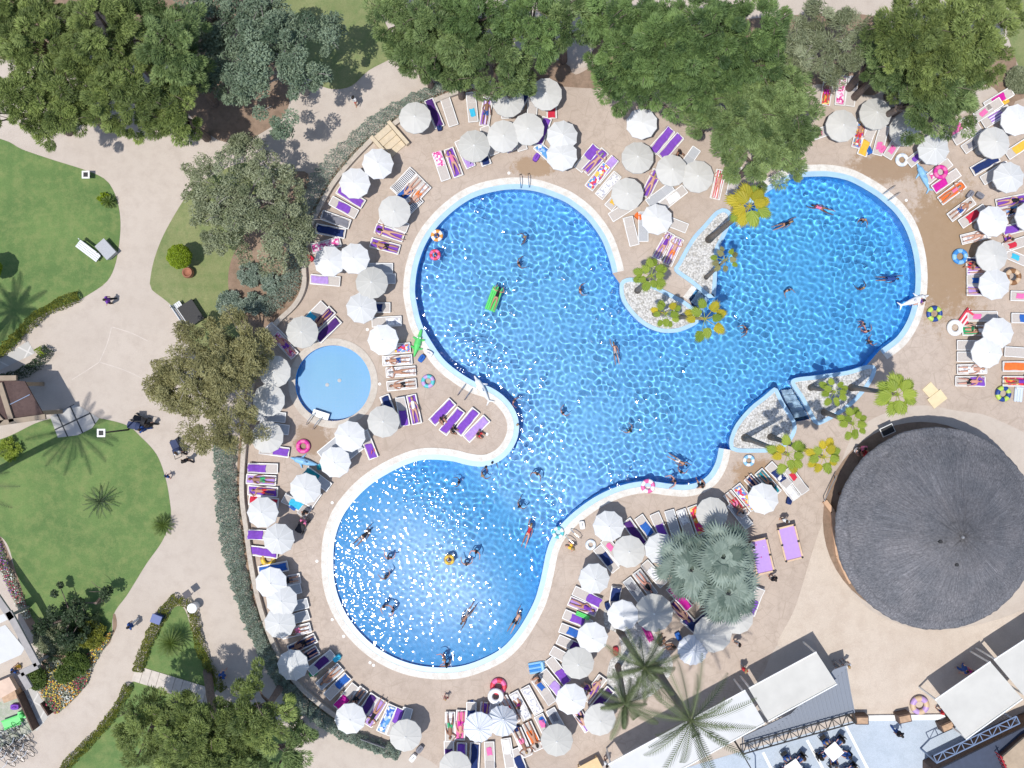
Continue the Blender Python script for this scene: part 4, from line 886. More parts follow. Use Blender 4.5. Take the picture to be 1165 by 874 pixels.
def leaf_mesh(name, cen, ax, L, Wd, tint, mat, extra=None):
    """many small pointed leaves: arrays of centre, axis, length, width"""
    n = len(cen); ax = ax/np.maximum(np.linalg.norm(ax, axis=1, keepdims=True), 1e-6)
    rv = RNG.normal(size=(n, 3)); rv[:, 2] *= .45; sd = np.cross(ax, rv+np.array([0, 0, .0])); 
    up = np.array([[0, 0, 1.]]); flat = np.cross(ax, up+rv*.55); sd = flat/np.maximum(np.linalg.norm(flat, axis=1, keepdims=True), 1e-6)
    L = np.asarray(L).reshape(-1, 1)*np.ones((n, 1)); Wd = np.asarray(Wd).reshape(-1, 1)*np.ones((n, 1))
    v = np.empty((n, 4, 3)); v[:, 0] = cen-ax*L*.5; v[:, 1] = cen+sd*Wd*.5; v[:, 2] = cen+ax*L*.5; v[:, 3] = cen-sd*Wd*.5
    me = bpy.data.meshes.new(name); me.vertices.add(4*n); me.vertices.foreach_set('co', v.ravel()); me.loops.add(4*n); me.loops.foreach_set('vertex_index', np.arange(4*n)); me.polygons.add(n); me.polygons.foreach_set('loop_start', np.arange(0, 4*n, 4)); me.update(calc_edges=True)
    at = me.attributes.new('tint', 'FLOAT', 'FACE'); at.data.foreach_set('value', np.clip(tint, 0, 1).astype(np.float32)); me.materials.append(mat); return me
SPEC = {  # leaf len, width, clump radius (share), leaves per clump, spread up, material, bark
 'pine': (.27, .042, .50, 265, F_pine, M_bark), 'deep': (.27, .042, .50, 265, F_pined, M_bark), 'yel': (.27, .042, .50, 265, F_aleppo, M_bark),
 'olive': (.20, .062, .60, 190, F_olive, M_barkg), 'tam': (.24, .05, .60, 210, F_tam, M_barkg), 'grey': (.22, .08, .62, 200, F_grey, M_barkg), 'dark': (.2, .08, .42, 150, F_dark, M_bark), 'tuft': (.34, .045, .6, 200, F_olive, M_barkg)}
def make_tree(px, py, rpx, h, sp, label, group, dens=1.0, name=None, holes=.14):
    L, Wd, rc, per, fm, bk = SPEC[sp]; hc = h-.22*rpx*S
    l = P(px, py, hc); Rm = rpx*S*(CAM_H-hc)/CAM_H; l.z = 0
    root = empty(name or ('pine_tree' if sp in ('pine', 'deep', 'yel') else 'olive_tree'), l, 0, label, 'tree', group)
    rg = np.random.default_rng(int(px*31+py*17)); nc = int(dens*1.75*(Rm/rc)**2*1.9)+6
    # uneven outline
    ph = rg.uniform(0, 6.28, 4); am = rg.uniform(.06, .17, 4)
    pts = []
    for i in range(nc):
        a = rg.uniform(0, 6.28); ol = 1+sum(am[k]*math.sin((k+2)*a+ph[k]) for k in range(4)); r = Rm*ol*math.sqrt(rg.uniform(0, 1))*.95
        dome = h-.62*Rm*(r/(Rm*1.1))**2.2; z = dome-abs(rg.normal(0, .55))-.2*rg.uniform(0, 1)*Rm*.3+rg.normal(0, .22)
        pts.append((r*math.cos(a), r*math.sin(a), z))
    # a few gaps right through the crown
    gaps = [(rg.uniform(-.75, .75)*Rm, rg.uniform(-.75, .75)*Rm, rg.uniform(.25, .55)) for _ in range(int(holes*20))]
    pts = [p for p in pts if all(math.hypot(p[0]-g[0], p[1]-g[1]) > g[2] for g in gaps)]
    pts = np.array(pts); n = len(pts); rr = rg.uniform(.55, 1.15, n)*rc
    c = np.repeat(pts, per, 0); rad = np.repeat(rr, per); u = rg.normal(size=(n*per, 3)); u /= np.linalg.norm(u, axis=1, keepdims=True)
    d = rg.uniform(.3, 1., n*per)**(.38 if sp in ('pine', 'deep', 'yel') else .6); u2 = u.copy(); u2[:, 2] *= .62
    cen = c+u2*(rad*d)[:, None]; tint = np.repeat(rg.normal(.46, .25, n), per)+rg.normal(0, .16, n*per)+rg.normal(0, .06)
    if sp in ('pine', 'deep', 'yel'): ax = u*.75+rg.normal(size=u.shape)*.3+np.repeat(np.stack([pts[:, 0], pts[:, 1], 0*pts[:, 0]], 1)/Rm*.7+rg.normal(size=(n, 3))*.25, per, 0)+np.array([0, 0, .15])
    elif sp in ('tam', 'tuft'): ax = u*.6+rg.normal(size=u.shape)*.5+np.repeat(rg.normal(size=(n, 3))*.5, per, 0)
    else: ax = rg.normal(size=u.shape)+u*.5
    me = leaf_mesh('crown', cen, ax, L*rg.uniform(.7, 1.25, n*per), Wd*rg.uniform(.7, 1.3, n*per), tint, fm)
    link('crown', me, root)
    mb = MB(); fork = h*.5; rt = .05+.022*h; bx, by = rg.normal(0, .15, 2)
    mb.tube([(0, 0, 0), (bx*.5, by*.5, fork*.5), (bx, by, fork)], [rt*1.25, rt, rt*.85], 9)
    for k in range(min(n, 11)):
        q = pts[rg.integers(n)]; m = Vector((bx+(q[0]-bx)*.5, by+(q[1]-by)*.5, fork+(q[2]-fork)*.62))
        mb.tube([(bx, by, fork-.1), m, Vector(q)+Vector((0, 0, .1))], [rt*.55, rt*.33, .018], 6)
    for k in range(int(Rm*4)):      # bare twigs that catch the light on top
        q = Vector(pts[rg.integers(n)]); e = q+Vector((rg.normal(0, .55), rg.normal(0, .55), rg.uniform(.1, .45))); mb.tube([q-Vector((0, 0, .3)), (q+e)/2+Vector((0, 0, .12)), e], [.028, .02, .008], 4)
    mb.build('trunk', bk, root); return root
G1 = 'pines in the wooded corner'; G2 = 'pines above the top deck'
TREES = [(38, 42, 52, 9.5, 'yel', G1), (112, 32, 50, 10, 'yel', G1), (62, 108, 48, 9, 'yel', G1), (135, 100, 50, 9.5, 'yel', G1), (188, 45, 42, 10, 'pine', G1), (192, 122, 36, 8.5, 'yel', G1), (12, 112, 40, 9, 'yel', G1), (86, 70, 44, 9, 'yel', G1), (158, 18, 40, 9, 'pine', G1), (205, 80, 30, 8, 'pine', G1), (8, 10, 44, 9.5, 'yel', G1),
 (447, 12, 32, 8, 'pine', G2), (492, 28, 42, 8.5, 'pine', G2), (540, 14, 36, 9, 'deep', G2), (482, 66, 26, 7, 'pine', G2), (520, 80, 26, 6.5, 'pine', G2), (566, 58, 40, 8, 'pine', G2), (602, 24, 40, 9, 'deep', G2), (648, 22, 34, 8.5, 'pine', G2), (690, 14, 34, 8.5, 'deep', G2),
 (710, 66, 46, 8.5, 'deep', G2), (756, 44, 52, 10, 'deep', G2), (750, 88, 38, 8.5, 'deep', G2), (806, 30, 46, 10.5, 'deep', G2), (812, 84, 40, 8.5, 'deep', G2), (858, 28, 42, 10, 'deep', G2), (840, 128, 48, 8, 'pine', G2), (884, 98, 44, 8, 'pine', G2), (905, 138, 34, 7.5, 'pine', G2), (868, 176, 42, 7, 'pine', G2),
 (1044, 40, 50, 10.5, 'yel', G2), (1104, 26, 54, 10.5, 'yel', G2), (1072, 88, 50, 9, 'pine', G2), (1044, 104, 28, 7.5, 'yel', G2), (1088, 118, 32, 7, 'pine', G2), (1010, 62, 30, 8, 'pine', G2), (1140, 8, 30, 8, 'yel', G2), (720, 20, 38, 9, 'deep', G2), (782, 62, 40, 9.5, 'deep', G2), (850, 60, 40, 9, 'deep', G2), (820, 118, 34, 8, 'pine', G2), (520, 46, 34, 8, 'pine', G2), (470, 48, 30, 7.5, 'pine', G2), (584, 90, 22, 6.5, 'pine', G2), (1075, 60, 44, 10, 'yel', G2), (1122, 60, 30, 9, 'yel', G2), (1014, 76, 22, 7.5, 'pine', G2)]
for (x, y, r, h, sp, g) in TREES:
    o = make_tree(x, y, r, h, sp, None, None)
    later(o, {'yel': 'yellow-green pine', 'pine': 'green pine', 'deep': 'dark green pine'}[sp], 'tree', g, (x, y), ('in the wooded corner', 'the deck steps', (440, 162)) if g == G1 else ('beyond the top deck', 'the big pine parasol', (997, 131)) if False else ('beyond the top deck', 'the deck steps', (440, 162)))
make_tree(318, 62, 66, 9, 'grey', 'large grey-green evergreen oak shading the upper path', None, .9, 'oak_tree')
make_tree(232, 10, 34, 7, 'grey', 'grey-green oak at the picture edge between pines and the upper oak', None, 1, 'oak_tree')
make_tree(285, 22, 34, 8, 'grey', 'smaller grey-green oak tucked against the large one', None, 1, 'oak_tree')
make_tree(262, 70, 42, 6, 'grey', 'low grey-green oak in the shade between pines and the large oak', None, 1, 'oak_tree')
make_tree(268, 215, 66, 6.5, 'olive', 'broad olive tree with pale branches beside the topiary lawn', 'olive trees by the path', 1.1)
make_tree(310, 268, 44, 5.5, 'olive', 'smaller olive tree leaning over the lavender hedge', 'olive trees by the path', .8)
make_tree(232, 438, 70, 6.5, 'tam', 'feathery yellowish olive tree overhanging the path above the prams', 'olive trees by the path', 1.5)
make_tree(270, 384, 30, 5, 'tam', 'small feathery olive tree behind the sloping bench', 'olive trees by the path', .9)
make_tree(950, 36, 44, 8, 'tuft', 'grey-green tufted tree between the pines above the pink towels', None, 1., 'olive_tree')
make_tree(905, 55, 34, 8, 'tuft', 'narrow tufted tree pressed against the dark pines', None, 1., 'olive_tree')
make_tree(228, 848, 62, 8, 'yel', 'largest pine below the stepping slabs', 'pines below the stepping slabs', .95)
make_tree(160, 835, 36, 7, 'yel', 'pine beside the yellow hedge', 'pines below the stepping slabs', .95)
make_tree(290, 820, 42, 8, 'yel', 'pine nearest the grey bench, shading the hedge', 'pines below the stepping slabs', .8)
make_tree(318, 862, 34, 7, 'pine', 'dark pine at the picture edge below the hedge', 'pines below the stepping slabs', .9)
make_tree(240, 890, 50, 8, 'yel', 'pine half out of the picture below the stepping slabs', 'pines below the stepping slabs', .9)
# a tall bare pine trunk with a high crown, seen nearly end-on
root = empty('pine_tree', P(236, 764), 0, 'tall pine whose long bare trunk crosses the stepping slabs', 'tree')
tp = P(246, 842, 6.5)-root.location
MB().tube([(0, 0, 0), Vector(tp)*.4, Vector(tp)*.8, tp], [.30, .26, .22, .16], 10).build('trunk', M_bark, root)
def shrub(px, py, rpx, h, fm, label, group=None, name='shrub', per=70, cat='shrub', L=.14, Wd=.06, flat=.8):
    l = P(px, py, h*.6); l.z = 0; root = empty(name, l, 0, label, cat, group); rg = np.random.default_rng(int(px*7+py*3)); Rm = rpx*S
    n = int(26+50*Rm*Rm); th = rg.uniform(0, 6.28, n); r = Rm*np.sqrt(rg.uniform(0, 1, n))*.88; pts = np.stack([r*np.cos(th), r*np.sin(th), h*(.35+.6*np.sqrt(np.maximum(0, 1-(r/Rm)**2)))*rg.uniform(.75, 1.02, n)], 1)
    c = np.repeat(pts, per, 0); u = rg.normal(size=(n*per, 3)); u /= np.linalg.norm(u, axis=1, keepdims=True); cen = c+u*(rg.uniform(.05, .22, n*per))[:, None]*min(1, Rm); cen[:, 2] = np.maximum(cen[:, 2], .03)
    t = np.repeat(rg.normal(.45, .2, n), per)+rg.normal(0, .15, n*per)
    link('foliage', leaf_mesh('foliage', cen, u+rg.normal(size=u.shape)*.5, L*rg.uniform(.7, 1.2, n*per), Wd, t, fm), root)
    mb = MB()
    for k in range(6): q = pts[rg.integers(n)]; mb.tube([(0, 0, 0), Vector(q)*.6, q], [.03, .02, .008], 5)
    mb.build('stem', M_bark, root); return root
def hedge_row(line, wd, h, fm, label, name='hedge', L=.11, Wd=.05, dens=900, cat='hedge', wide2=None):
    """clipped planting along a px polyline; wd in px"""
    ln = smooth_poly(line, 3, False); w = [P(*p) for p in ln]; root = w[len(w)//2].copy(); rg = np.random.default_rng(int(line[0][0]*13+line[0][1])); tot = sum((b-a).length for a, b in zip(w[:-1], w[1:]))
    n = int(tot*wd*S*dens); seg = rg.uniform(0, len(w)-1.001, n); i = seg.astype(int); f = (seg-i)[:, None]; wa = np.array([tuple(p) for p in w]); c = wa[i]*(1-f)+wa[i+1]*f; d = wa[i+1]-wa[i]; nrm = np.stack([-d[:, 1], d[:, 0], 0*d[:, 0]], 1); nrm /= np.linalg.norm(nrm, axis=1, keepdims=True)
    wl = wd if wide2 is None else wd+(wide2-wd)*(seg/len(w)); kn = rg.uniform(.78, 1.18, len(w)+3); k2 = rg.uniform(.85, 1.15, 3*len(w)+3); edge = np.interp(seg, np.arange(len(kn)), kn)*np.interp(seg*2.7, np.arange(len(k2)), k2)
    s = rg.uniform(-1, 1, n); c = c+nrm*(s*wl*S*.5*edge)[:, None]; top = h*np.sqrt(np.maximum(.05, 1-s**4))*(1+.15*np.sin(seg*1.7+3*s)); c[:, 2] = top*rg.uniform(.35, 1.02, n)**.5
    clump = np.sin(c[:, 0]*5+np.sin(c[:, 1]*4)*2)*np.sin(c[:, 1]*5.5)*.2
    c -= np.array(tuple(root)); ax = rg.normal(size=(n, 3)); ax[:, 2] = np.abs(ax[:, 2])+.4
    o = link(name, leaf_mesh(name, c, ax, L*rg.uniform(.7, 1.3, n), Wd, .45+clump+rg.normal(0, .16, n), fm)); o.location = root; return tag(o, label, cat)
hedge_row([(535, 91), (510, 98), (480, 111), (450, 127), (425, 144), (404, 163), (385, 182), (370, 200), (358, 222), (346, 250)], 11, .75, F_lav, 'grey-green lavender hedge curving beside the upper path', wide2=29)
hedge_row([(340, 255), (335, 290), (333, 320), (318, 338), (298, 352)], 20, .8, F_lav, 'grey-green lavender planting between the olive trees and the planter wall', wide2=24)
hedge_row([(257, 500), (257, 540), (261, 590), (269, 640), (282, 690), (300, 732), (322, 772), (348, 802), (378, 824), (415, 842), (455, 856)], 27, .8, F_lav, 'long grey-green lavender hedge between the path and the planter wall', wide2=15)
for (x, y, r, t) in ((284, 312, 15, 'round grey-green bush between topiary and hedge'), (263, 347, 17, 'pair-forming grey-green bush next to the sloping bench'), (288, 345, 13, 'grey bush on bare soil near the cream parasol'), (308, 322, 12, 'low grey bush against the planter wall'), (1158, 92, 17, 'grey-green bush on the bare soil by the edge')):
    shrub(x, y, r, .9, F_lav if x < 1000 else F_olive, t, 'grey bushes')
# clipped ball tree in a pot
def topiary(px, py, rpx, label, lawn=False):
    l = P(px, py, 1.75); l.z = 0; root = empty('topiary_tree', l, 0, label, 'topiary'); rg = np.random.default_rng(5); n = 9000; u = rg.normal(size=(n, 3)); u /= np.linalg.norm(u, axis=1, keepdims=True); rad = rpx*S*.97
    cen = u*(rad*rg.uniform(.82, 1.0, n)*(1+.05*np.sin(u[:, 0]*9)*np.sin(u[:, 1]*8)))[:, None]+np.array([0, 0, 1.75])
    link('crown', leaf_mesh('crown', cen, u*.5+rg.normal(size=u.shape), .10, .055, .5+rg.normal(0, .22, n), F_top), root)
    MB().tube([(0, 0, 0), (.02, 0, .6), (0, 0, 1.4)], [.07, .055, .05], 8).build('trunk', M_barkg, root); return root
topiary(204, 292, 14, 'lime green clipped ball tree on the lawn beside a terracotta pot')
o = topiary(-14, 305, 15, 'clipped ball tree just off the lawn edge, seen by its shadow')
mb = MB(); mb.lathe([(.001, .02), (.22, 0), (.36, .25), (.38, .45), (.30, .62), (.33, .66), (.27, .66), (.25, .5), (.001, .45)], 18); o = mb.build('terracotta_pot', plain('terracotta', (.36, .16, .10), .8, .12, 6), smooth=True); o.location = P(216, 311); tag(o, 'round terracotta pot on the lawn beside the clipped ball tree', 'pot')
# yellow-green clipped edging
F_hy = F_hedge
hedge_row([(158, 762), (166, 738), (178, 712), (190, 692), (204, 679)], 13, .6, F_hedge, 'yellow-green clipped hedge up the path side of the triangle lawn')
hedge_row([(207, 680), (219, 692), (224, 712), (230, 738), (243, 765), (256, 784)], 11, .6, F_hedge, 'yellow-green hedge on the shady side of the triangle lawn')
hedge_row([(148, 778), (136, 802), (122, 822), (100, 846), (80, 866), (62, 890)], 11, .6, F_hedge, 'low yellow-green hedge along the path below the stepping slabs')
hedge_row([(92, 337), (72, 345), (48, 358), (28, 376), (6, 398), (-20, 415)], 13, .6, F_hedge, 'yellow-green hedge edging the upper lawn')
hedge_row([(58, 396), (46, 412), (28, 424), (4, 432)], 13, .6, F_dark, 'dark hedge beside the paved ramp by the tiled building')
hedge_row([(52, 398), (46, 402)], 12, .7, F_top, 'bright lime bush at the corner of the dark hedge', name='shrub', cat='shrub')
hedge_row([(50, 745), (75, 735), (98, 712), (118, 705)], 22, .9, F_dark, 'dark sprawling bush behind the flower bed', name='shrub', cat='shrub')
make_tree(72, 704, 34, 2.6, 'dark', 'dark spreading small tree at the lawn corner above the flower bed', None, .55, 'small_tree', .5)
make_tree(104, 690, 25, 2.4, 'dark', 'dark small tree nearest the walking person in blue', None, .5, 'small_tree', .5)
shrub(60, 722, 24, 1.2, F_olive, 'grey brown bush between the wall and the dark bush', per=80)
shrub(104, 722, 17, 1.0, F_hedge, 'olive green bush at the tip of the flower bed', per=90)
shrub(86, 756, 15, 1.2, F_dark if False else F_cyc, 'rounded bright green bush in the flower bed', per=110)
shrub(74, 766, 12, 1.2, F_cyc, 'smaller rounded green bush in the flower bed', per=110)
shrub(42, 772, 13, .9, F_cyc, 'green bush against the grey wall corner', per=90)
# flower beds: mixed bedding
def bedding(poly, n, label, cols, seed):
    rg = np.random.default_rng(seed); xs = [p[0] for p in poly]; ys = [p[1] for p in poly]; X = rg.uniform(min(xs), max(xs), n*4); Y = rg.uniform(min(ys), max(ys), n*4); m = inside_mask(X, Y, poly); X = X[m][:n]; Y = Y[m][:n]
    l = P(sum(xs)/len(xs), sum(ys)/len(ys)); root = empty('flower_bed', l, 0, label, 'flower bed'); k = len(X); c = np.stack([(X-582.5)*S-l.x, (437-Y)*S-l.y, rg.uniform(.05, .35, k)], 1); patch = (np.sin(c[:, 0]*3.1+seed)+np.sin(c[:, 1]*2.7+c[:, 0])+rg.normal(0, .5, k)); ax = rg.normal(size=(k, 3)); ax[:, 2] = np.abs(ax[:, 2])
    link('foliage', leaf_mesh('foliage', c, ax, .13*rg.uniform(.7, 1.3, k), .06, .5+patch*.2, F_flow), root)
    for q, cm in enumerate(cols):
        s = (patch > -1.6+q*1.0) & (patch < -1.6+q*1.0+.75) & (rg.uniform(0, 1, k) < .26); cc = c[s].copy(); cc[:, 2] += .08
        if len(cc):
                bo = link('blooms', leaf_mesh('blooms', cc, rg.normal(size=cc.shape)*np.array([1, 1, .2]), .10, .09, rg.uniform(0, 1, len(cc)), cm), root); bo['kind'] = 'stuff'
B_o = foliage('orange_blooms', (.6, .2, .02), (.8, .42, .04), .1); B_y = foliage('yellow_blooms', (.7, .5, .03), (.85, .65, .1), .1); B_r = foliage('crimson_blooms', (.3, .01, .04), (.55, .04, .12), .1); B_v = foliage('violet_blooms', (.25, .05, .4), (.55, .2, .6), .1); B_w = foliage('white_blooms', (.6, .6, .55), (.8, .8, .75), .1)
bedding([(130, 716), (126, 726), (116, 742), (106, 760), (100, 778), (84, 796), (66, 812), (55, 800), (44, 780), (56, 772), (72, 776), (92, 768), (100, 744), (114, 728)], 5200, 'mixed flower bed of orange and silver plants along the path', [B_r, B_y, B_o, B_w], 4)
bedding([(55, 745), (68, 748), (74, 760), (64, 778), (52, 775)], 900, 'small patch of silver plants behind the green bushes', [B_w, B_y], 9)
bedding([(0, 612), (14, 648), (28, 680), (38, 702), (28, 704), (14, 676), (2, 650), (-12, 630)], 1800, 'narrow bed of crimson and violet flowers along the lawn edge', [B_v, B_r, B_w], 6)
# ------------------------------------------------ palms
def fan_leaf(mb_arrays, base, d, up, rad, n=15, span=125, tip=.0, long=2.45):
    """rounded pleated blade with a shallowly split rim; d runs outward along the blade"""
    V, Fc, T = mb_arrays; d = d.normalized(); s = d.cross(up).normalized(); nn = s.cross(d).normalized(); t0 = random.gauss(.5, .2)
    hub = Vector(base); i0 = len(V); V.append(hub)
    el = lambda a, q: hub+d*(rad*long*(.40+.60*math.cos(a))*q)+s*(rad*math.sin(a)*q)
    for k in range(n+1):
        a = R(-span+2*span*k/n); V.append(el(a, .78*random.uniform(.97, 1.03))+nn*(.02 if k % 2 else -.02)-nn*(rad*.15))
    for k in range(n):
        a = R(-span+2*span*(k+.5)/n); V.append(el(a, random.uniform(.94, 1.08))-nn*(rad*(.35+.35*max(0, math.cos(a)))))
    for k in range(n): Fc.append((i0, i0+1+k, i0+n+2+k, i0+2+k)); T.append(t0+random.gauss(0, .10))
def arr_mesh(name, V, Fc, T, mats, mi=None):
    me = bpy.data.meshes.new(name); me.from_pydata([tuple(v) for v in V], [], Fc); at = me.attributes.new('tint', 'FLOAT', 'FACE'); at.data.foreach_set('value', [min(1, max(0, t)) for t in T])
    for m in mats: me.materials.append(m)
    if mi: me.polygons.foreach_set('material_index', mi)
    return me
def fan_palm(base_px, crown_px, h, label, n=15, rad=.62, mat=F_fan, mat2=F_fany, share=.3, seed=1, trunk_r=.16, spread=1.0, group='fan palms on the pebble islands', petiole=.52, spiky=False):
    random.seed(seed); b = P(*base_px); root = empty('fan_palm', b, 0, label, 'palm tree', group); top = P(*crown_px, h)-b
    MB().tube([(0, 0, 0), Vector((top.x*.12, top.y*.12, h*.18)), Vector((top.x*.5, top.y*.5, h*.55)), top], [trunk_r*1.55, trunk_r*1.1, trunk_r*.9, trunk_r*.75], 10).build('trunk', M_palmbark, root, True)
    V, Fc, T, MI = [], [], [], []
    for k in range(n):
        a = 2.39996*k+random.gauss(0, .12); f = k/n; el = R(52-60*f) if not spiky else R(75-92*f); hz = math.cos(el); d = Vector((math.cos(a)*hz, math.sin(a)*hz, math.sin(el))); b0 = len(Fc)
        st = Vector(top)+d*petiole*spread*random.uniform(.85, 1.15)*((.3+.75*f) if spiky else (.75+.35*f)); sd = Vector((-d.y, d.x, 0))*.022
        V += [Vector(top)-sd, Vector(top)+sd, st+sd*.6, st-sd*.6]; Fc.append((len(V)-4, len(V)-3, len(V)-2, len(V)-1)); T.append(.7)
        dd = Vector((math.cos(a), math.sin(a), math.sin(el)*.55-.22)); rr = rad*random.uniform(.82, 1.1)*spread
        if spiky:
            dd = dd.normalized(); s2 = Vector((-math.sin(a), math.cos(a), 0)); t0 = random.gauss(.5, .33); nn = s2.cross(dd)*-1
            for q in range(19):
                aa = R(-105+210*q/18); dr = dd*math.cos(aa)+s2*math.sin(aa); pl = s2*math.cos(aa)-dd*math.sin(aa); r2 = rr*(.75+.35*math.cos(aa))*random.uniform(.9, 1.1); o = len(V); zz = Vector((0, 0, .015*(-1)**q))
                V += [st, st+dr*r2*.5+pl*r2*.075+zz, st+dr*r2-Vector((0, 0, r2*.22)), st+dr*r2*.5-pl*r2*.075-zz]; Fc.append((o, o+1, o+2, o+3)); T.append(t0+random.gauss(0, .12))
        else: fan_leaf((V, Fc, T), st, dd, Vector((-d.x*.35, -d.y*.35, 1)), rr*.45)
        MI += [1 if random.random() < share else 0]*(len(Fc)-b0)
    link('crown', arr_mesh('crown', V, Fc, T, [mat, mat2], MI), root); random.seed(seed+100); return root
fan_palm((806, 273), (853, 235), 10.5, 'tallest fan palm with a yellowing crown on the triangular pebble island', 13, .86, F_fany, F_fan, .35, 2, .17, group='fan palms on the pebble islands')
fan_palm((803, 316), (825, 296), 5, 'dried brown fan palm on the triangular pebble island', 10, .42, F_tam, F_fan, .25, 3, .11)
fan_palm((725, 331), (741, 314), 5.5, 'fan palm with round lime leaves at the deck corner of the curved island', 13, .62, F_fan, F_fany, .05, 4, .15)
fan_palm((745, 357), (757, 357), 4, 'low fan palm in the middle of the curved pebble island', 11, .52, F_fan, F_fany, .15, 5, .15)
fan_palm((773, 361), (802, 363), 6.5, 'fan palm with separate oval fronds leaning over the pool', 10, .46, F_fan, F_fany, .35, 6, .12, 1.5)
fan_palm((922, 441), (949, 446), 5, 'small green fan palm on the pebble island nearest the far lobe', 11, .5, F_fan, F_fany, .05, 7, .15)
fan_palm((968, 441), (1021, 449), 8.5, 'large green fan palm standing over the deck by the yellow mats', 14, .84, F_fan, F_fany, .05, 8, .16)
fan_palm((937, 469), (970, 482), 6, 'green fan palm between the islands and the thatched hut', 12, .54, F_fan, F_fany, .0, 9, .15)
fan_palm((847, 498), (896, 517), 9, 'fan palm with orange-tipped fronds above the striped loungers', 11, .62, F_fan, F_fany, .35, 10, .17, 1.1)
fan_palm((876, 497), (937, 520), 10, 'yellow-orange fan palm beside the thatched hut shadow', 14, .58, F_fany, F_fan, .5, 11, .15)
fan_palm((770, 640), (786, 646), 4.2, 'blue-grey fan palm nearest the loungers in the cluster of three', 30, .95, F_blue, F_blue, 0, 12, .2, 1.05, 'blue-grey fan palm cluster', 1.45, True)
fan_palm((806, 628), (822, 632), 4.6, 'blue-grey fan palm nearest the pool tables in the cluster of three', 30, .95, F_blue, F_blue, 0, 13, .2, 1.05, 'blue-grey fan palm cluster', 1.45, True)
fan_palm((812, 664), (828, 672), 4.2, 'blue-grey fan palm nearest the awnings in the cluster of three', 30, .95, F_blue, F_blue, 0, 14, .2, 1.05, 'blue-grey fan palm cluster', 1.45, True)
def frond(V, Fc, T, base, a, el, L, leaf, n, droop, w=.035, tw=0.0):
    dirh = Vector((math.cos(a), math.sin(a), 0)); pts = []; p = Vector(base); e = el; t0 = random.gauss(.5, .2)
    for i in range(n+1):
        pts.append(p.copy()); e -= droop/n*(.4+1.2*i/n); p = p+(dirh*math.cos(e)+Vector((0, 0, math.sin(e))))*(L/n)
    for i in range(n):
        a0, b0 = pts[i], pts[i+1]; d = (b0-a0).normalized(); s = Vector((-dirh.y, dirh.x, 0)); o = len(V); q = .022*(1-i/n)+.004
        V += [a0-s*q, a0+s*q, b0+s*q, b0-s*q]; Fc.append((o, o+1, o+2, o+3)); T.append(.75)
        if i < 2: continue
        ll = leaf*math.sin(math.pi*min(1, .18+.8*i/n))**.7
        for sg in (-1, 1):
            for half in (0,):
                m = a0.lerp(b0, half); ld = (s*sg*.75+d*.75+Vector((0, 0, .18 if tw == 0 else -.25))).normalized(); o = len(V); wv = d*w*.5
                V += [m-wv, m+wv, m+ld*ll*.6+wv*.8-Vector((0, 0, ll*.05)), m+ld*ll-Vector((0, 0, ll*.25))]; Fc.append((o, o+1, o+2, o+3)); T.append(t0+random.gauss(0, .12))
def date_palm(base_px, crown_px, h, label, n=30, L=2.9, seed=1, trunk_r=.24, group='tall date palms by the awnings', name='date_palm', base=None, top=None, leaf=.42):
    random.seed(seed); b = P(*base_px) if base is None else base; root = empty(name, b, 0, label, 'palm tree', group); top = (P(*crown_px, h)-b) if top is None else top
    mid = Vector((top.x*.45, top.y*.45, h*.5)); MB().tube([(0, 0, 0), mid*.5, mid, mid.lerp(top, .5), top], [trunk_r*1.3, trunk_r, trunk_r*.92, trunk_r*.9, trunk_r*.9], 10).build('trunk', M_palmbark, root, True)
    V, Fc, T = [], [], []
    for k in range(n):
        a = 2.39996*k+random.gauss(0, .15); el = R(70-110*(k/n)); frond(V, Fc, T, top, a, el, L*random.uniform(.8, 1.1)*(.75 if k < 5 else 1), leaf, 30, random.uniform(.9, 1.5), .06)
    link('crown', arr_mesh('crown', V, Fc, T, [F_date]), root); return root
date_palm((744, 758), (786, 820), 12.5, 'tallest date palm rising over the white awning', 25, 4.0, 21, .26)
date_palm((705, 718), (733, 760), 9.5, 'date palm with sparse fronds over the pebble bed', 20, 2.7, 22, .2)
date_palm((703, 758), (711, 801), 9.5, 'thin date palm beside the lowest cream parasols', 13, 2.3, 23, .17)
date_palm((0, 0), None, 9, 'date palm off the upper lawn, seen by its shadow', 24, 2.8, 24, .2, 'date palms beyond the lawns', base=P(-12, 388), top=Vector((-.2, .1, 9)))
date_palm((0, 0), None, 11, 'leaning date palm off the mid lawn, seen by its long shadow', 26, 3.4, 25, .24, 'date palms beyond the lawns', base=P(-30, 550), top=P(46, 530)-P(-30, 550)+Vector((0, 0, 11)))
def cycad(px, py, L, label, n=44, seed=3, mat=F_cyc, name='cycad', th=.35):
    random.seed(seed); b = P(px, py, .6); b.z = 0; root = empty(name, b, 0, label, 'cycad', 'cycads on the lawns'); V, Fc, T = [], [], []
    for k in range(n): frond(V, Fc, T, Vector((0, 0, th)), 2.39996*k, R(72-85*k/n), L*random.uniform(.85, 1.1), .16, 14, 1.1, .03)
    link('crown', arr_mesh('crown', V, Fc, T, [mat]), root); MB().tube([(0, 0, 0), (0, 0, th)], [.16, .13], 8).build('trunk', M_palmbark, root)
cycad(197, 730, 1.15, 'large dark green cycad filling the triangle lawn', 60, 31, th=1.0)
cycad(184, 598, .85, 'cycad at the path edge of the mid lawn', 40, 32)
cycad(122, 229, .55, 'small cycad beside the path at the upper lawn edge', 24, 33)
cycad(112, 571, 1.35, 'loose dark spiky cycad in the middle of the mid lawn', 22, 37, F_dark, th=.4)
shrub(11, 511, 14, .7, F_fan, 'yellow-green bush at the lawn corner beside the pergola', None, 'shrub', 40)
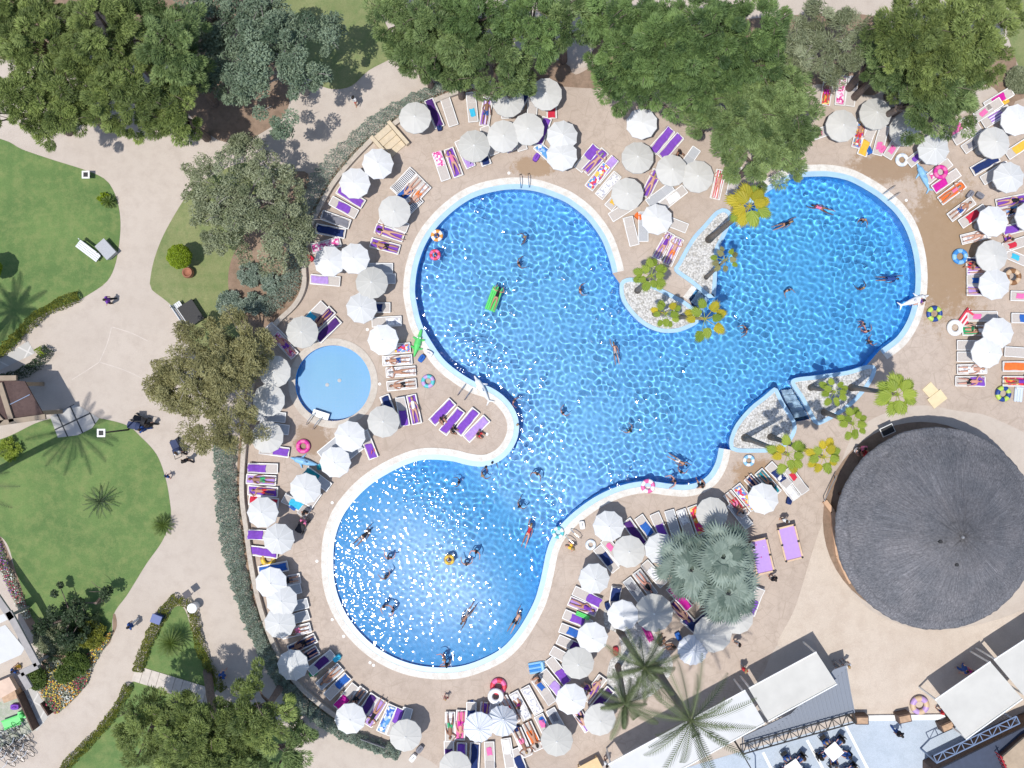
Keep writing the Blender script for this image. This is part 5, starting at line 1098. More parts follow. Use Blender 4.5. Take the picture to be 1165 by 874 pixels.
shrub(118, 226, 7, .5, F_top, 'tiny lime bush next to the small cycad', None, 'shrub', 40)
# ================================================================ THATCHED HUT
def thatch():
    m, nt, b = nodes_of('grey_thatch'); b.inputs['Roughness'].default_value = .9; b.inputs['Specular IOR Level'].default_value = .15
    tc = nt.nodes.new('ShaderNodeTexCoord'); sp = nt.nodes.new('ShaderNodeSeparateXYZ'); nt.links.new(tc.outputs['Object'], sp.inputs[0])
    at = nd(nt, 'ShaderNodeMath', operation='ARCTAN2'); nt.links.new(sp.outputs[1], at.inputs[0]); nt.links.new(sp.outputs[0], at.inputs[1])
    ln = nt.nodes.new('ShaderNodeVectorMath'); ln.operation = 'LENGTH'; nt.links.new(tc.outputs['Object'], ln.inputs[0])
    m1 = nd(nt, 'ShaderNodeMath', operation='MULTIPLY'); nt.links.new(at.outputs[0], m1.inputs[0]); m1.inputs[1].default_value = 62
    m2 = nd(nt, 'ShaderNodeMath', operation='MULTIPLY'); nt.links.new(ln.outputs['Value'], m2.inputs[0]); m2.inputs[1].default_value = 5.5
    cb = nt.nodes.new('ShaderNodeCombineXYZ'); nt.links.new(m1.outputs[0], cb.inputs[0]); nt.links.new(m2.outputs[0], cb.inputs[1])
    n1 = nd(nt, 'ShaderNodeTexNoise', Scale=1.6, Detail=8., Roughness=.7); nt.links.new(cb.outputs[0], n1.inputs['Vector'])
    n2 = nd(nt, 'ShaderNodeTexNoise', Scale=.6, Detail=4.); nt.links.new(tc.outputs['Object'], n2.inputs['Vector'])
    r = ramp(nt, [(.24, (.075, .078, .086)), (.5, (.18, .185, .198)), (.76, (.34, .34, .355))]); nt.links.new(n1.outputs['Fac'], r.inputs[0])
    r2 = ramp(nt, [(.35, (.85, .85, .88)), (.7, (1.15, 1.1, 1.1))]); nt.links.new(n2.outputs['Fac'], r2.inputs[0])
    r2b = nd(nt, 'ShaderNodeMix', data_type='RGBA', blend_type='MULTIPLY'); r2b.inputs[0].default_value = 1; ml = nd(nt, 'ShaderNodeMix', data_type='RGBA', blend_type='MULTIPLY'); ml.inputs[0].default_value = 1; nt.links.new(r.outputs[0], ml.inputs[6]); nt.links.new(r2b.outputs[2], ml.inputs[7]); n9 = nd(nt, 'ShaderNodeTexNoise', Scale=7.5, Detail=5., Roughness=.75); nt.links.new(tc.outputs['Object'], n9.inputs['Vector']); r9 = ramp(nt, [(.3, (.62, .62, .62)), (.7, (1.3, 1.28, 1.26))]); nt.links.new(n9.outputs['Fac'], r9.inputs[0]); nt.links.new(r9.outputs[0], r2b.inputs[7]); nt.links.new(r2.outputs[0], r2b.inputs[6])
    m4 = nd(nt, 'ShaderNodeMath', operation='MULTIPLY_ADD'); nt.links.new(n2.outputs['Fac'], m4.inputs[0]); m4.inputs[1].default_value = .35; nt.links.new(ln.outputs['Value'], m4.inputs[2])
    m5 = nd(nt, 'ShaderNodeMath', operation='MULTIPLY'); nt.links.new(m4.outputs[0], m5.inputs[0]); m5.inputs[1].default_value = 1.15; m6 = nd(nt, 'ShaderNodeMath', operation='FRACT'); nt.links.new(m5.outputs[0], m6.inputs[0])
    r5 = ramp(nt, [(0., (.82, .82, .82)), (.12, (1.06, 1.06, 1.06)), (1., (.97, .97, .97))]); nt.links.new(m6.outputs[0], r5.inputs[0])
    mm = nd(nt, 'ShaderNodeMix', data_type='RGBA', blend_type='MULTIPLY'); mm.inputs[0].default_value = 1; nt.links.new(ml.outputs[2], mm.inputs[6]); nt.links.new(r5.outputs[0], mm.inputs[7])
    nt.links.new(mm.outputs[2], b.inputs['Base Color'])
    bp = nd(nt, 'ShaderNodeBump', Strength=.9, Distance=.08); nt.links.new(n1.outputs['Fac'], bp.inputs['Height']); nt.links.new(bp.outputs[0], b.inputs['Normal']); return m
M_th = thatch(); M_wood = plain('pale_wood', (.46, .30, .19), .7, .2, 4); M_dwood = plain('dark_wood', (.10, .06, .045), .7, .25, 4)
hc = P(1065, 601, 3.1); hc.z = 0; HR = 115*S*(CAM_H-3.1)/CAM_H
hut = empty('thatched_hut', hc, 0, 'big round grey thatched hut with conical roof beside the pool', 'hut')
rg = np.random.default_rng(2); mb = MB(); N = 180; prof = [(1., 3.05), (1.0, 3.22), (.985, 3.30), (.80, 4.05), (.785, 4.16), (.58, 4.98), (.565, 5.07), (.36, 5.86), (.35, 5.93), (.15, 6.72), (.06, 7.08), (.012, 7.2)]
vs = []; fs = []
for (r, z) in prof:
    for k in range(N):
        jit = 1+rg.normal(0, .0028)*(1 if r > .3 else .3); a = 2*math.pi*k/N; vs.append((HR*r*jit*math.cos(a), HR*r*jit*math.sin(a), z+rg.normal(0, .022)))
for i in range(len(prof)-1):
    for k in range(N): fs.append((i*N+k, i*N+(k+1) % N, (i+1)*N+(k+1) % N, (i+1)*N+k))
hroof = mb.add(vs, fs).build('roof', M_th, hut, True)
mb = MB(); mb.lathe([(HR*.99, 3.04), (.3, 6.9)], 60); mb.build('roof_lining', M_dwood, hut)
for k in range(14): a = 2*math.pi*k/14+.1; MB().tube([(HR*.86*math.cos(a), HR*.86*math.sin(a), 0), (HR*.86*math.cos(a), HR*.86*math.sin(a), 3.3)], .13, 8).build('post', M_dwood, hut)
MB().lathe([(2.9, 0), (2.9, 1.1), (3.3, 1.1), (3.3, 1.16), (2.7, 1.16)], 40).build('bar_counter', M_wood, hut)
mb = MB(); mb.lathe([(.12, 7.1), (.10, 7.25), (.04, 7.36), (.001, 7.38)], 12); mb.build('finial', M_pole, hroof)
for (x, y) in ((1061, 613), (1082, 640)):
    p = P(x, y, 5.4)-hc; d = math.hypot(p.x, p.y)/HR; p.z = 3.3+(1-d)*3.9; MB().tube([p-Vector((0, 0, .1)), p+Vector((0, 0, .22))], [.13, .11], 10).build('vent_pipe', M_black, hroof)
sheet('hut_floor', [(1065-17+112*math.cos(t*math.pi/24), 601-9+112*math.sin(t*math.pi/24)) for t in range(48)], .022, M_soil)
# kerb of pale wood boards outside the hut
mb = MB(); kl = [(938, 570), (947, 582), (950, 610), (953, 632), (962, 652), (968, 663)]
for a, b in zip(kl[:-1], kl[1:]): mb.bar(P(*a, .15), P(*b, .15), .30, .30)
tag(mb.build('boardwalk_edge', plain('peach_board', (.62, .40, .26), .75, .12, 3)), 'peach coloured low board edge curving along the hut', 'edging')
mb = MB(); mb.tube([P(938, 570, 1.0), P(950, 545, 1.0), P(952, 541, 1.0)], .03, 6); 
for q in ((938, 570), (950, 545)): mb.tube([P(*q, 0), P(*q, 1.0)], .03, 6)
tag(mb.build('handrail', M_pole), 'thin handrail at the shaded side of the thatched hut', 'rail')
# ================================================================ AWNINGS
M_awn = plain('awning_canvas', (.555, .54, .50), .85, .05, 1.2); M_awn2 = plain('awning_canvas_white', (.60, .60, .59), .85, .05, 1.2)
def awning(name, corners, z, mat, label, group, posts=(0, 1, 2, 3), slope=.35):
    cs = [P(x, y, z) for x, y in corners]; c = sum(cs, Vector())/len(cs); root = empty(name, (c.x, c.y, 0), 0, label, 'awning', group); o = Vector((c.x, c.y, 0)); n = 10
    A0, B0, C0, D0 = [q-o for q in cs]; vs = []; fs = []
    for i in range(n+1):
        for j in range(n+1):
            u, v = i/n, j/n; p = A0.lerp(B0, u).lerp(D0.lerp(C0, u), v); p.z = z-.10*math.sin(math.pi*u)*math.sin(math.pi*v)-slope*(1-v)*.3; vs.append(p)
    for i in range(n):
        for j in range(n): a = i*(n+1)+j; fs.append((a, a+n+1, a+n+2, a+1))
    bm = bmesh.new(); me = bpy.data.meshes.new('canvas'); me.from_pydata([tuple(v) for v in vs], [], fs); bm.from_mesh(me); bmesh.ops.recalc_face_normals(bm, faces=bm.faces); bmesh.ops.solidify(bm, geom=bm.faces[:], thickness=.02); bm.to_mesh(me); bm.free(); me.materials.append(mat); link('canvas', me, root)
    mb = MB()
    for a, b in ((A0, B0), (C0, D0)): mb.bar(a+Vector((0, 0, .05-slope*.3*(a is A0))), b+Vector((0, 0, .05-slope*.3*(a is A0))), .07, .07)
    mb.build('rail', M_white, root)
    for k in posts: q = (A0, B0, C0, D0)[k]; MB().bar((q.x*.97, q.y*.97, 0), (q.x*.97, q.y*.97, z-.06), .09, .09).build('post', M_white, root)
G = 'retractable awnings'
awning('awning', [(929, 742), (852, 783.5), (874, 820.5), (952, 778)], 3.0, M_awn, 'cream awning over the ribbed roof corner', G)
awning('awning', [(848, 785.5), (692, 870), (716, 908), (870, 822.5)], 3.0, M_awn2, 'long white awning under the tallest date palm', G)
awning('awning', [(1127, 753), (1064, 796.5), (1098.5, 841), (1163, 795)], 3.0, M_awn, 'cream awning beside the big beige ring', G)
awning('awning', [(1240, 680), (1131, 751), (1166, 793), (1275, 725)], 3.0, M_awn, 'cream awning at the picture edge', G)
# ribbed roof
def ribbed():
    m, nt, b = nodes_of('ribbed_metal'); b.inputs['Roughness'].default_value = .55; b.inputs['Base Color'].default_value = (.20, .225, .27, 1); return m
rp = [(948.5, 762), (963, 757), (972, 811), (848, 850), (846, 838), (900, 812)]; z = 2.3; c = P(925, 805, z); root = empty('ribbed_roof', (c.x, c.y, 0), 0, 'low grey ribbed metal roof tucked under the cream awning', 'roof')
o0 = Vector((c.x, c.y, 0)); poly = [((P(x, y, z)-o0).x, (P(x, y, z)-o0).y) for x, y in rp]; mb = MB(); mb.prism(poly, z-.12, z, bottom=True); mb.build('roof_sheet', ribbed(), root)
mb = MB()
for k in range(28):
    t = k/27; a = P(850+110*t, 846-87*t-8, z); b = P(852+120*t, 850-39*t, z); 
    a2 = P(max(850+110*t, 852), 838-75*t if t < .8 else 838-75*t, z)
    a = P(848+114*t, 840-42*t-36*max(0, (t-.3)/.7), z); mb.bar(a-o0+Vector((0, 0, .02)), b-o0+Vector((0, 0, .02)), .07, .05)
mb.build('ridges', ribbed(), root)
for q in ((960, 762), (968, 808), (852, 846)): p = P(*q, z)-o0; MB().bar((p.x, p.y, 0), (p.x, p.y, z-.12), .1, .1).build('post', M_pole, root)
# black lattice truss
def truss(a, b, z, wd, label, mat, n=16, legs=True):
    A0, B0 = P(*a, z), P(*b, z); root = empty('lattice_truss', (A0.x, A0.y, 0), 0, label, 'truss'); o = Vector((A0.x, A0.y, 0)); d = (B0-A0); s = Vector((-d.y, d.x, 0)).normalized()*wd; mb = MB()
    for off in (0, 1): mb.bar(A0-o+s*off, B0-o+s*off, .07, .07)
    for k in range(n):
        p, q = A0.lerp(B0, k/n)-o, A0.lerp(B0, (k+1)/n)-o; mb.bar(p+s*(k % 2), q+s*((k+1) % 2), .05, .05); mb.bar(p, p+s, .05, .05)
    mb.bar(B0-o, B0-o+s, .06, .06); mb.build('lattice', mat, root)
    for p in (A0, B0): MB().bar((p.x-o.x, p.y-o.y, 0), (p.x-o.x, p.y-o.y, z), .09, .09).build('post', mat, root)
truss((845, 858), (974, 822), 2.6, .62, 'black lattice truss along the ribbed roof edge', M_black)
mb = MB(); mb.bar(P(845, 858, 2.5), P(860, 884, 2.5), .07, .07); 
for q in ((845, 858), (860, 884)): mb.bar(P(*q, 0), P(*q, 2.55), .06, .06)
tag(mb.build('pergola_beam', M_black), 'black beam running off the lattice truss to the picture edge', 'beam')
M_nav = plain('navy_roof', (.045, .06, .10), .5, .1, 3); M_bluem = plain('blue_steel', (.16, .22, .34), .45, .1, 3)
truss((1066, 868), (1160, 823), 2.8, .5, 'blue steel truss in front of the navy roof', M_bluem, 9)
def slab_roof(name, px, z0, z1, mat, label, cat='building', zp=None):
    ps = [P(x, y, z1) for x, y in px]; c = sum(ps, Vector())/len(ps); root = empty(name, (c.x, c.y, 0), 0, label, cat); o = Vector((c.x, c.y, 0)); mb = MB(); mb.prism([((p-o).x, (p-o).y) for p in ps], z1-.18, z1, bottom=True); mb.build('roof', mat, root)
    ins = [((p-o)*.94) for p in ps]; mb = MB(); mb.prism([(p.x, p.y) for p in ins], 0, z1-.181); mb.build('wall', M_dwood, root); return root, o
slab_roof('annex_building', [(1060, 880), (1165, 828), (1240, 800), (1240, 940), (1060, 940)], 0, 2.4, M_nav, 'dark navy flat-roofed annex behind the blue truss')
slab_roof('annex_building', [(1140, 862), (1165, 840), (1240, 800), (1260, 900), (1160, 910)], 0, 3.2, plain('tan_roof', (.40, .31, .22), .8, .1, 3), 'tan roofed annex with red railing at the corner')
mb = MB()
for k in range(7): t = k/6; p = P(1138+12*t, 860+26*t, 3.25); mb.bar((p.x, p.y, 2.5), (p.x, p.y, 3.6), .05, .05)
for zz in (3.0, 3.6): mb.bar(P(1138, 860, zz), P(1150, 886, zz), .06, .06)
tag(mb.build('railing', plain('red_paint', (.42, .02, .03), .5, .1, 3)), 'red railing on the edge of the tan roofed annex', 'railing')
# terrace edge: step, planters, rails, painted lines
mb = MB(); mb.bar(P(975, 817, .1), P(1075, 815.5, .1), .35, .2); tag(mb.build('terrace_step', M_white), 'white step edge between plaza and blue terrace', 'step')
for i, (x, y) in enumerate(((976, 815), (1024, 813), (1072, 822))):
    mb = MB(); mb.box((0, 0, .45), (.85, .55, .9), Matrix.Rotation(.2*i, 3, 'Z')); mb.box((0, 0, .93), (.7, .4, .06), Matrix.Rotation(.2*i, 3, 'Z'), 1); o = mb.build('planter_box', [M_dwood, M_wood]); o.location = P(x, y); tag(o, ('dark planter box by the ribbed roof end of the terrace', 'dark planter box in the middle of the terrace step', 'dark planter box by the cream awning end of the terrace')[i], 'planter', 'planter boxes on the terrace step')
for i, (a, b) in enumerate((((962, 826), (995, 890)), ((918, 842), (945, 890)), ((868, 856), (885, 890)))):
    va, vb = P(*a), P(*b); d = (vb-va).normalized(); s = Vector((-d.y, d.x, 0))*.09; me = bpy.data.meshes.new('painted_line'); me.from_pydata([(p.x, p.y, .016) for p in (va-s, vb-s, vb+s, va+s)], [], [(0, 1, 2, 3)]); me.materials.append(M_white); struct('painted_line', me)
# terrace tables with diners
M_top = plain('table_white', (.80, .79, .77), .5, .05, 4)
def chair(label_px=None):
    r = empty('terrace_chair', (0, 0, 0)); MB().box((0, 0, .44), (.44, .44, .05)).build('seat', M_black, r); MB().box((-.21, 0, .70), (.04, .42, .46)).build('backrest', M_black, r)
    for sx in (-.19, .19):
        for sy in (-.19, .19): MB().bar((sx, sy, 0), (sx, sy, .43), .035, .035).build('leg', M_black, r)
    freeze_kids(r); return r
CH0 = chair(); ch_used = False; nchair = 0
TZ = ('on the blue terrace', 'the lattice truss', (910, 840))
for ti, (tx, ty, ang, ppl) in enumerate(((945, 851, 40, 5), (900, 870, 35, 5), (957, 880, 30, 4))):
    t = empty('terrace_table', P(tx, ty), R(ang), ('square white table on the terrace nearest the truss', 'square white table on the terrace below the truss middle', 'square white table at the picture edge of the terrace')[ti], 'table', 'terrace tables')
    MB().box((0, 0, .74), (.95, .95, .04)).build('table_top', M_top, t)
    MB().tube([(0, 0, .03), (0, 0, .72)], .04, 8).build('leg', M_black, t); MB().box((0, 0, .02), (.5, .5, .04)).build('base', M_black, t)
    for k in range(ppl):
        a = R(ang)+k*2*math.pi/ppl+.3; q = P(tx, ty)+Vector((math.cos(a), math.sin(a), 0))*.95
        c = CH0 if not ch_used else copy_tree(CH0); ch_used = True; c.location = q; c.rotation_euler = (0, 0, a+math.pi)
        later(c, 'black chair', 'chair', 'terrace chairs', (945+k*.1+(tx-945), ty+k*.3), TZ)
        cw = 'NBNEBW'[k]; o = person('sit', q+Vector((0, 0, .56)), upright(math.degrees(a+math.pi)), k % 2 == 0, [('shirt', cw), ('trousers', 'B')], k % 4, (k*2+ti) % 4, .97)
        later(o, f'seated diner in {WC[cw][0]}', 'person', 'diners on the terrace', (tx+3*math.cos(a), ty-3*math.sin(a)), TZ)
# ================================================================ LEFT SIDE BUILDINGS
M_tile = ground_mat('brown_roof_tile', (.085, .055, .05), (.115, .075, .068), (.065, .042, .04), s1=.6, s2=4, grain=30); M_beam = plain('tan_beam', (.30, .235, .17), .7, .1, 3)
zb = 3.4; bp_ = [(-60, 402), (0, 432), (28, 434), (50, 473), (0, 484), (-60, 500)]; ps = [P(x, y, zb) for x, y in bp_]; c = P(10, 458, zb); o0 = Vector((c.x, c.y, 0)); root = empty('tiled_pavilion', o0, 0, 'dark tiled pavilion roof with tan beams at the path corner', 'building')
mb = MB(); mb.prism([((p-o0).x, (p-o0).y) for p in ps], zb-.15, zb, bottom=True); mb.build('roof', M_tile, root)
mb = MB()
for a, b in (((-30, 431), (19, 430)), ((-60, 490), (52, 474)), ((0, 436), (14, 480)), ((-30, 445), (3, 480))): mb.bar(P(*a, zb+.1)-o0, P(*b, zb+.1)-o0, .32, .2)
mb.build('beam', M_beam, root)
mb = MB(); mb.bar(P(8, 462, zb+.05)-o0, P(34, 449, zb+.05)-o0, .05, .05); mb.build('pipe', M_bluem, root)
for q in ((22, 437), (44, 470), (0, 480)): p = P(*q, zb)-o0; MB().bar((p.x, p.y, 0), (p.x, p.y, zb-.15), .25, .25).build('post', M_beam, root)
# paved ramp and dark-jointed paving beside it
def flag(name, px, z, w, label_s):
    m, nt, b = nodes_of(name+'_mat'); b.inputs['Roughness'].default_value = .8; br = nd(nt, 'ShaderNodeTexBrick', Scale=1.); br.offset = 0; br.inputs['Brick Width'].default_value = w; br.inputs['Row Height'].default_value = w; br.inputs['Mortar Size'].default_value = .05
    mp = nt.nodes.new('ShaderNodeMapping'); mp.inputs['Rotation'].default_value = (0, 0, R(label_s)); nt.links.new(coords(nt), mp.inputs[0]); nt.links.new(mp.outputs[0], br.inputs['Vector'])
    br.inputs['Color1'].default_value = (.50, .48, .45, 1); br.inputs['Color2'].default_value = (.43, .42, .40, 1); br.inputs['Mortar'].default_value = (.05, .055, .06, 1) if name == 'paving' else (.62, .60, .57, 1); nt.links.new(br.outputs['Color'], b.inputs['Base Color']); sheet(name, px, z, m)
flag('paving', [(84, 460), (92, 463), (113, 476), (105, 487), (90, 495), (66, 498), (57, 474)], .024, 1.0, -25)
flag('ramp', [(-20, 425), (0, 421), (40, 402), (32, 388), (0, 408), (-20, 415)], .020, 1.4, 27)
# lower left cafe terrace: grey frame, white awnings
M_gfr = plain('grey_frame', (.33, .31, .30), .7, .1, 3)
cf = empty('cafe_pergola', P(10, 740), 0, 'cafe pergola with grey frame and white canvas beside the flower bed', 'pergola'); o0 = P(10, 740); mb = MB()
for a, b in (((-20, 655), (14, 704)), ((10, 696), (43, 757)), ((43, 757), (24, 766)), ((24, 766), (34, 783))): mb.bar(P(*a, 2.7)-o0, P(*b, 2.7)-o0, .42, .2)
mb.build('frame', M_gfr, cf)
for poly in ([(-10, 718), (6, 711), (28, 738), (24, 745), (-10, 760)], [(-10, 705), (9, 696), (13, 703), (-10, 714)]):
    q = [P(x, y, 2.6)-o0 for x, y in poly]; mb = MB(); mb.prism([(p.x, p.y) for p in q], 2.56, 2.6, bottom=True); mb.build('canvas', M_awn2, cf)
for q in ((12, 700), (41, 754)): p = P(*q, 2.6)-o0; MB().bar((p.x, p.y, 0), (p.x, p.y, 2.6), .15, .15).build('post', M_gfr, cf)
mb = MB(); mb.prism([((P(x, y)-P(10, 778)).x, (P(x, y)-P(10, 778)).y) for x, y in ((-20, 782), (18, 766), (26, 780), (-20, 806))], .5, .95, bottom=True); o = mb.build('timber_platform', plain('pink_timber', (.62, .46, .36), .75, .1, 2)); o.location = P(10, 778); tag(o, 'pale pink timber platform beside the cafe pergola', 'platform')
mb = MB(); mb.box((0, 0, .45), (.9, .5, .9)); mb.box((0, 0, .92), (.96, .56, .05)); o = mb.build('wooden_box', M_wood); o.location = P(18, 788); o.rotation_euler.z = .35; tag(o, 'brown wooden box at the platform corner', 'box')
flag('paving_light', [(30, 783), (40, 783), (58, 812), (42, 832), (26, 790)], .018, .9, 28)
mb = MB(); mb.bar(P(23, 789, .5), P(41, 829, .5), .08, 1.0); tag(mb.build('low_fence', M_dwood), 'thin dark fence beside the pale paving', 'fence')
mb = MB(); mb.bar(P(48, 799, .3), P(57, 813, .3), .1, .6); tag(mb.build('low_fence', M_dwood), 'short dark fence at the end of the flower bed', 'fence')
def loose(name, px, mk, mats, label, cat, z=0.0, rz=0.0, group=None):
    mb = MB(); mk(mb); o = mb.build(name, mats); o.location = P(*px, z); o.rotation_euler.z = rz; return tag(o, label, cat, group)
def ring_prof(R0=.36, r=.15, m2=True, seg=24):
    mb = MB(); n = 10; vs = []; fs = []; ms = []
    for i in range(seg):
        a = 2*math.pi*i/seg
        for j in range(n): b = 2*math.pi*j/n; q = R0+r*math.cos(b); vs.append((q*math.cos(a), q*math.sin(a), r+r*math.sin(b)*.95))
    mb.v = vs
    for i in range(seg):
        for j in range(n): i2 = (i+1) % seg; j2 = (j+1) % n; mb.f.append((i*n+j, i2*n+j, i2*n+j2, i*n+j2)); mb.m.append(1 if (i//3) % 2 else 0)
    return mb
RING = ring_prof().mesh('swim_ring', [None, None], True)
V = {k: plain('vinyl_'+k, c, .45, .04, 4, spec=.4, local=True) for k, c in dict(white=(.8, .8, .8), pink=(.75, .14, .35), blue=(.05, .25, .62), navy=(.02, .06, .25), teal=(.10, .50, .52), yellow=(.78, .50, .04), gold=(.45, .30, .07), red=(.62, .05, .08), green=(.12, .62, .16), lime=(.45, .6, .1), brown=(.25, .12, .05), beige=(.62, .45, .30), lilac=(.50, .33, .62), magenta=(.62, .03, .30), orange=(.80, .32, .05), silver=(.6, .66, .74), sky=(.25, .50, .75)).items()}
def swim_ring(px, py, a, b, label, sc=1.0, z=.0):
    o = link('swim_ring', RING); o.location = P(px, py, .15+z); o.location.z = z+.03; o.scale = (sc, sc, sc); o.rotation_euler = (R(random.uniform(-4, 4)), R(random.uniform(-4, 4)), random.uniform(0, 6)); setmat(o, V[a], V[b]); tag(o, label, 'swim ring', 'inflatable swim rings')
for q in ((1092, 292, 'blue', 'sky', 'blue swim ring lying on the wet deck', 1.05), (1063, 357, 'navy', 'lime', 'navy and lime swim ring on the deck by the far lobe', 1.05), (1086, 373, 'white', 'white', 'plain white swim ring beside the red and white airbed', 1.1), (1152, 315, 'brown', 'beige', 'brown leopard swim ring leaning behind the white parasol', 1.1), (1141, 448, 'lime', 'navy', 'multicoloured swim ring by the tropical towels', 1.05),
 (487, 434, 'teal', 'lilac', 'teal and lilac swim ring beside the three sunbathers', .9), (852, 524, 'sky', 'white', 'clear swim ring below the pebble island', .78), (737, 553, 'pink', 'white', 'pink and white ring on the pool edge', .95), (672, 620, 'white', 'silver', 'white swim ring beside the person in yellow', .72), (567, 781, 'pink', 'red', 'large pink ring behind the white ring', 1.1), (564, 792, 'white', 'white', 'large white ring on the loungers of the crowded block', 1.05),
 (635, 606, 'white', 'teal', 'white and teal ring on the coping by the pool ladder', .8), (1046, 802, 'beige', 'lilac', 'big beige patterned ring on the plaza by the awning', 1.25), (305, 636, 'gold', 'yellow', 'gold ring between the hedge-side parasols', 1.0), (1026, 182, 'white', 'silver', 'white ring on the deck edge under the big pine', .9), (1070, 196, 'magenta', 'pink', 'magenta ring on a lounger by the blue dolphin', .95), (537, 802, 'silver', 'navy', 'small silver and navy ring on the crowded block', .6), (345, 508, 'pink', 'magenta', 'pink ring beside the blue dolphin near the paddling pool', .95)):
    swim_ring(*q[:5], q[5], .45 if 'lounger' in q[4] else (.55 if 'leaning' in q[4] else 0))
for q in ((495, 290, 'red', 'pink', 'red ring carrying a child near the lobe edge', .75), (497, 268, 'orange', 'white', 'orange and white ring carrying a child in the upper lobe', .8), (511, 637, 'yellow', 'gold', 'yellow ring floating in the shallow lobe', .7)): swim_ring(*q, -.14)
for (x, y, c) in ((495, 290, 'K'), (497, 268, 'O'), (511, 637, 'N')):
    o = person('tread', P(x, y)+Vector((0, 0, -.20)), upright(30), x > 496, [('trunks', c)], 0, 1, .62); tag(o, {495: 'child sitting in the red ring', 497: 'child sitting in the orange and white ring', 511: 'child floating in the yellow ring'}[x], 'person')
def airbed(mb, L=1.8, Wd=.75, n=5, m=0):
    for k in range(n): y = (k-(n-1)/2)*Wd/n; mb.tube([(-L/2, y, .09), (-L/2+.06, y, .09), (L*.28, y, .09), (L/2, y, .09)], [.04, Wd/n*.55, Wd/n*.55, .04], 8, m=k % 2)
    mb.tube([(L*.33, -Wd*.42, .14), (L*.33, Wd*.42, .14)], .12, 8, m=m)
loose('airbed', (562, 340), lambda m: airbed(m, 1.7, .72), [V['green'], V['green']], 'bright green airbed floating in the upper lobe', 'airbed', -.10, R(70))
o = person('prone', P(565, 338)+Vector((0, 0, .16)), lying(70, -1), True, [('swimsuit', 'N')], 1, 0, .85); tag(o, 'person in black swimwear lying on the green airbed', 'person')
def croc(mb): mb.tube([(-.85, 0, .12), (-.5, 0, .15), (0, 0, .2), (.35, 0, .18), (.6, 0, .14), (1.0, 0, .10)], [.03, .12, .24, .2, .12, .08], 10); [mb.tube([(x, s*.12, .12), (x+.1, s*.40, .06)], [.09, .05], 6) for x in (-.3, .3) for s in (-1, 1)]; [mb.ball((.45, s*.09, .32), .06, 5, 1) for s in (-1, 1)]
loose('inflatable_crocodile', (475, 392), croc, [V['green'], V['white']], 'green inflatable crocodile lying on the pool edge', 'inflatable', .05, R(75))
def dolphin(mb):
    mb.tube([(-1.0, 0, .14), (-.75, 0, .16), (-.3, 0, .24), (.2, 0, .26), (.55, 0, .22), (.72, 0, .16), (.95, 0, .13)], [.03, .09, .19, .23, .18, .09, .04], 10)
    for s in (-1, 1): mb.tube([(-.95, 0, .14), (-1.15, s*.28, .14)], [.08, .02], 6); mb.tube([(.25, s*.15, .18), (.05, s*.48, .12)], [.09, .02], 6); mb.ball((.58, s*.15, .25), .03, 4, 1)
    mb.tube([(-.05, 0, .42), (-.25, 0, .66)], [.12, .02], 6)
loose('inflatable_dolphin', (347, 525), dolphin, [V['sky'], V['navy']], 'blue inflatable dolphin by the paddling pool parasols', 'inflatable', 0, R(165))
loose('inflatable_dolphin', (548, 442), dolphin, [V['white'], V['sky']], 'pale inflatable dolphin leaning on the pool ladder', 'inflatable', .1, R(120))
loose('inflatable_dolphin', (1049, 201), dolphin, [V['sky'], V['navy']], 'blue inflatable dolphin lying at the foot of the loungers', 'inflatable', 0, R(115))
loose('inflatable_dolphin', (1040, 342), dolphin, [V['white'], V['lilac']], 'white inflatable dolphin on the coping of the far lobe', 'inflatable', .06, R(20))
loose('airbed', (1098, 362), lambda m: airbed(m, 1.3, .62), [V['red'], V['white']], 'red and white striped airbed against a lounger', 'airbed', .1, R(55))
loose('airbed', (611, 759), lambda m: airbed(m, 1.1, .75), [V['sky'], V['blue']], 'blue wave airbed at the corner of the crowded block', 'airbed', 0, R(10))
loose('airbed', (663, 700), lambda m: airbed(m, .95, .3, 3), [V['green'], V['green']], 'thin green airbed between two purple towels', 'airbed', .36, R(-22))
loose('airbed', (737, 720), lambda m: airbed(m, 1.2, .42, 3), [V['magenta'], V['magenta']], 'magenta airbed under the palm shadow', 'airbed', .02, R(-65))
loose('airbed', (1158, 448), lambda m: airbed(m, 1.1, .55, 3), [V['silver'], V['silver']], 'silver oval airbed beside the multicoloured ring', 'airbed', .02, R(85))
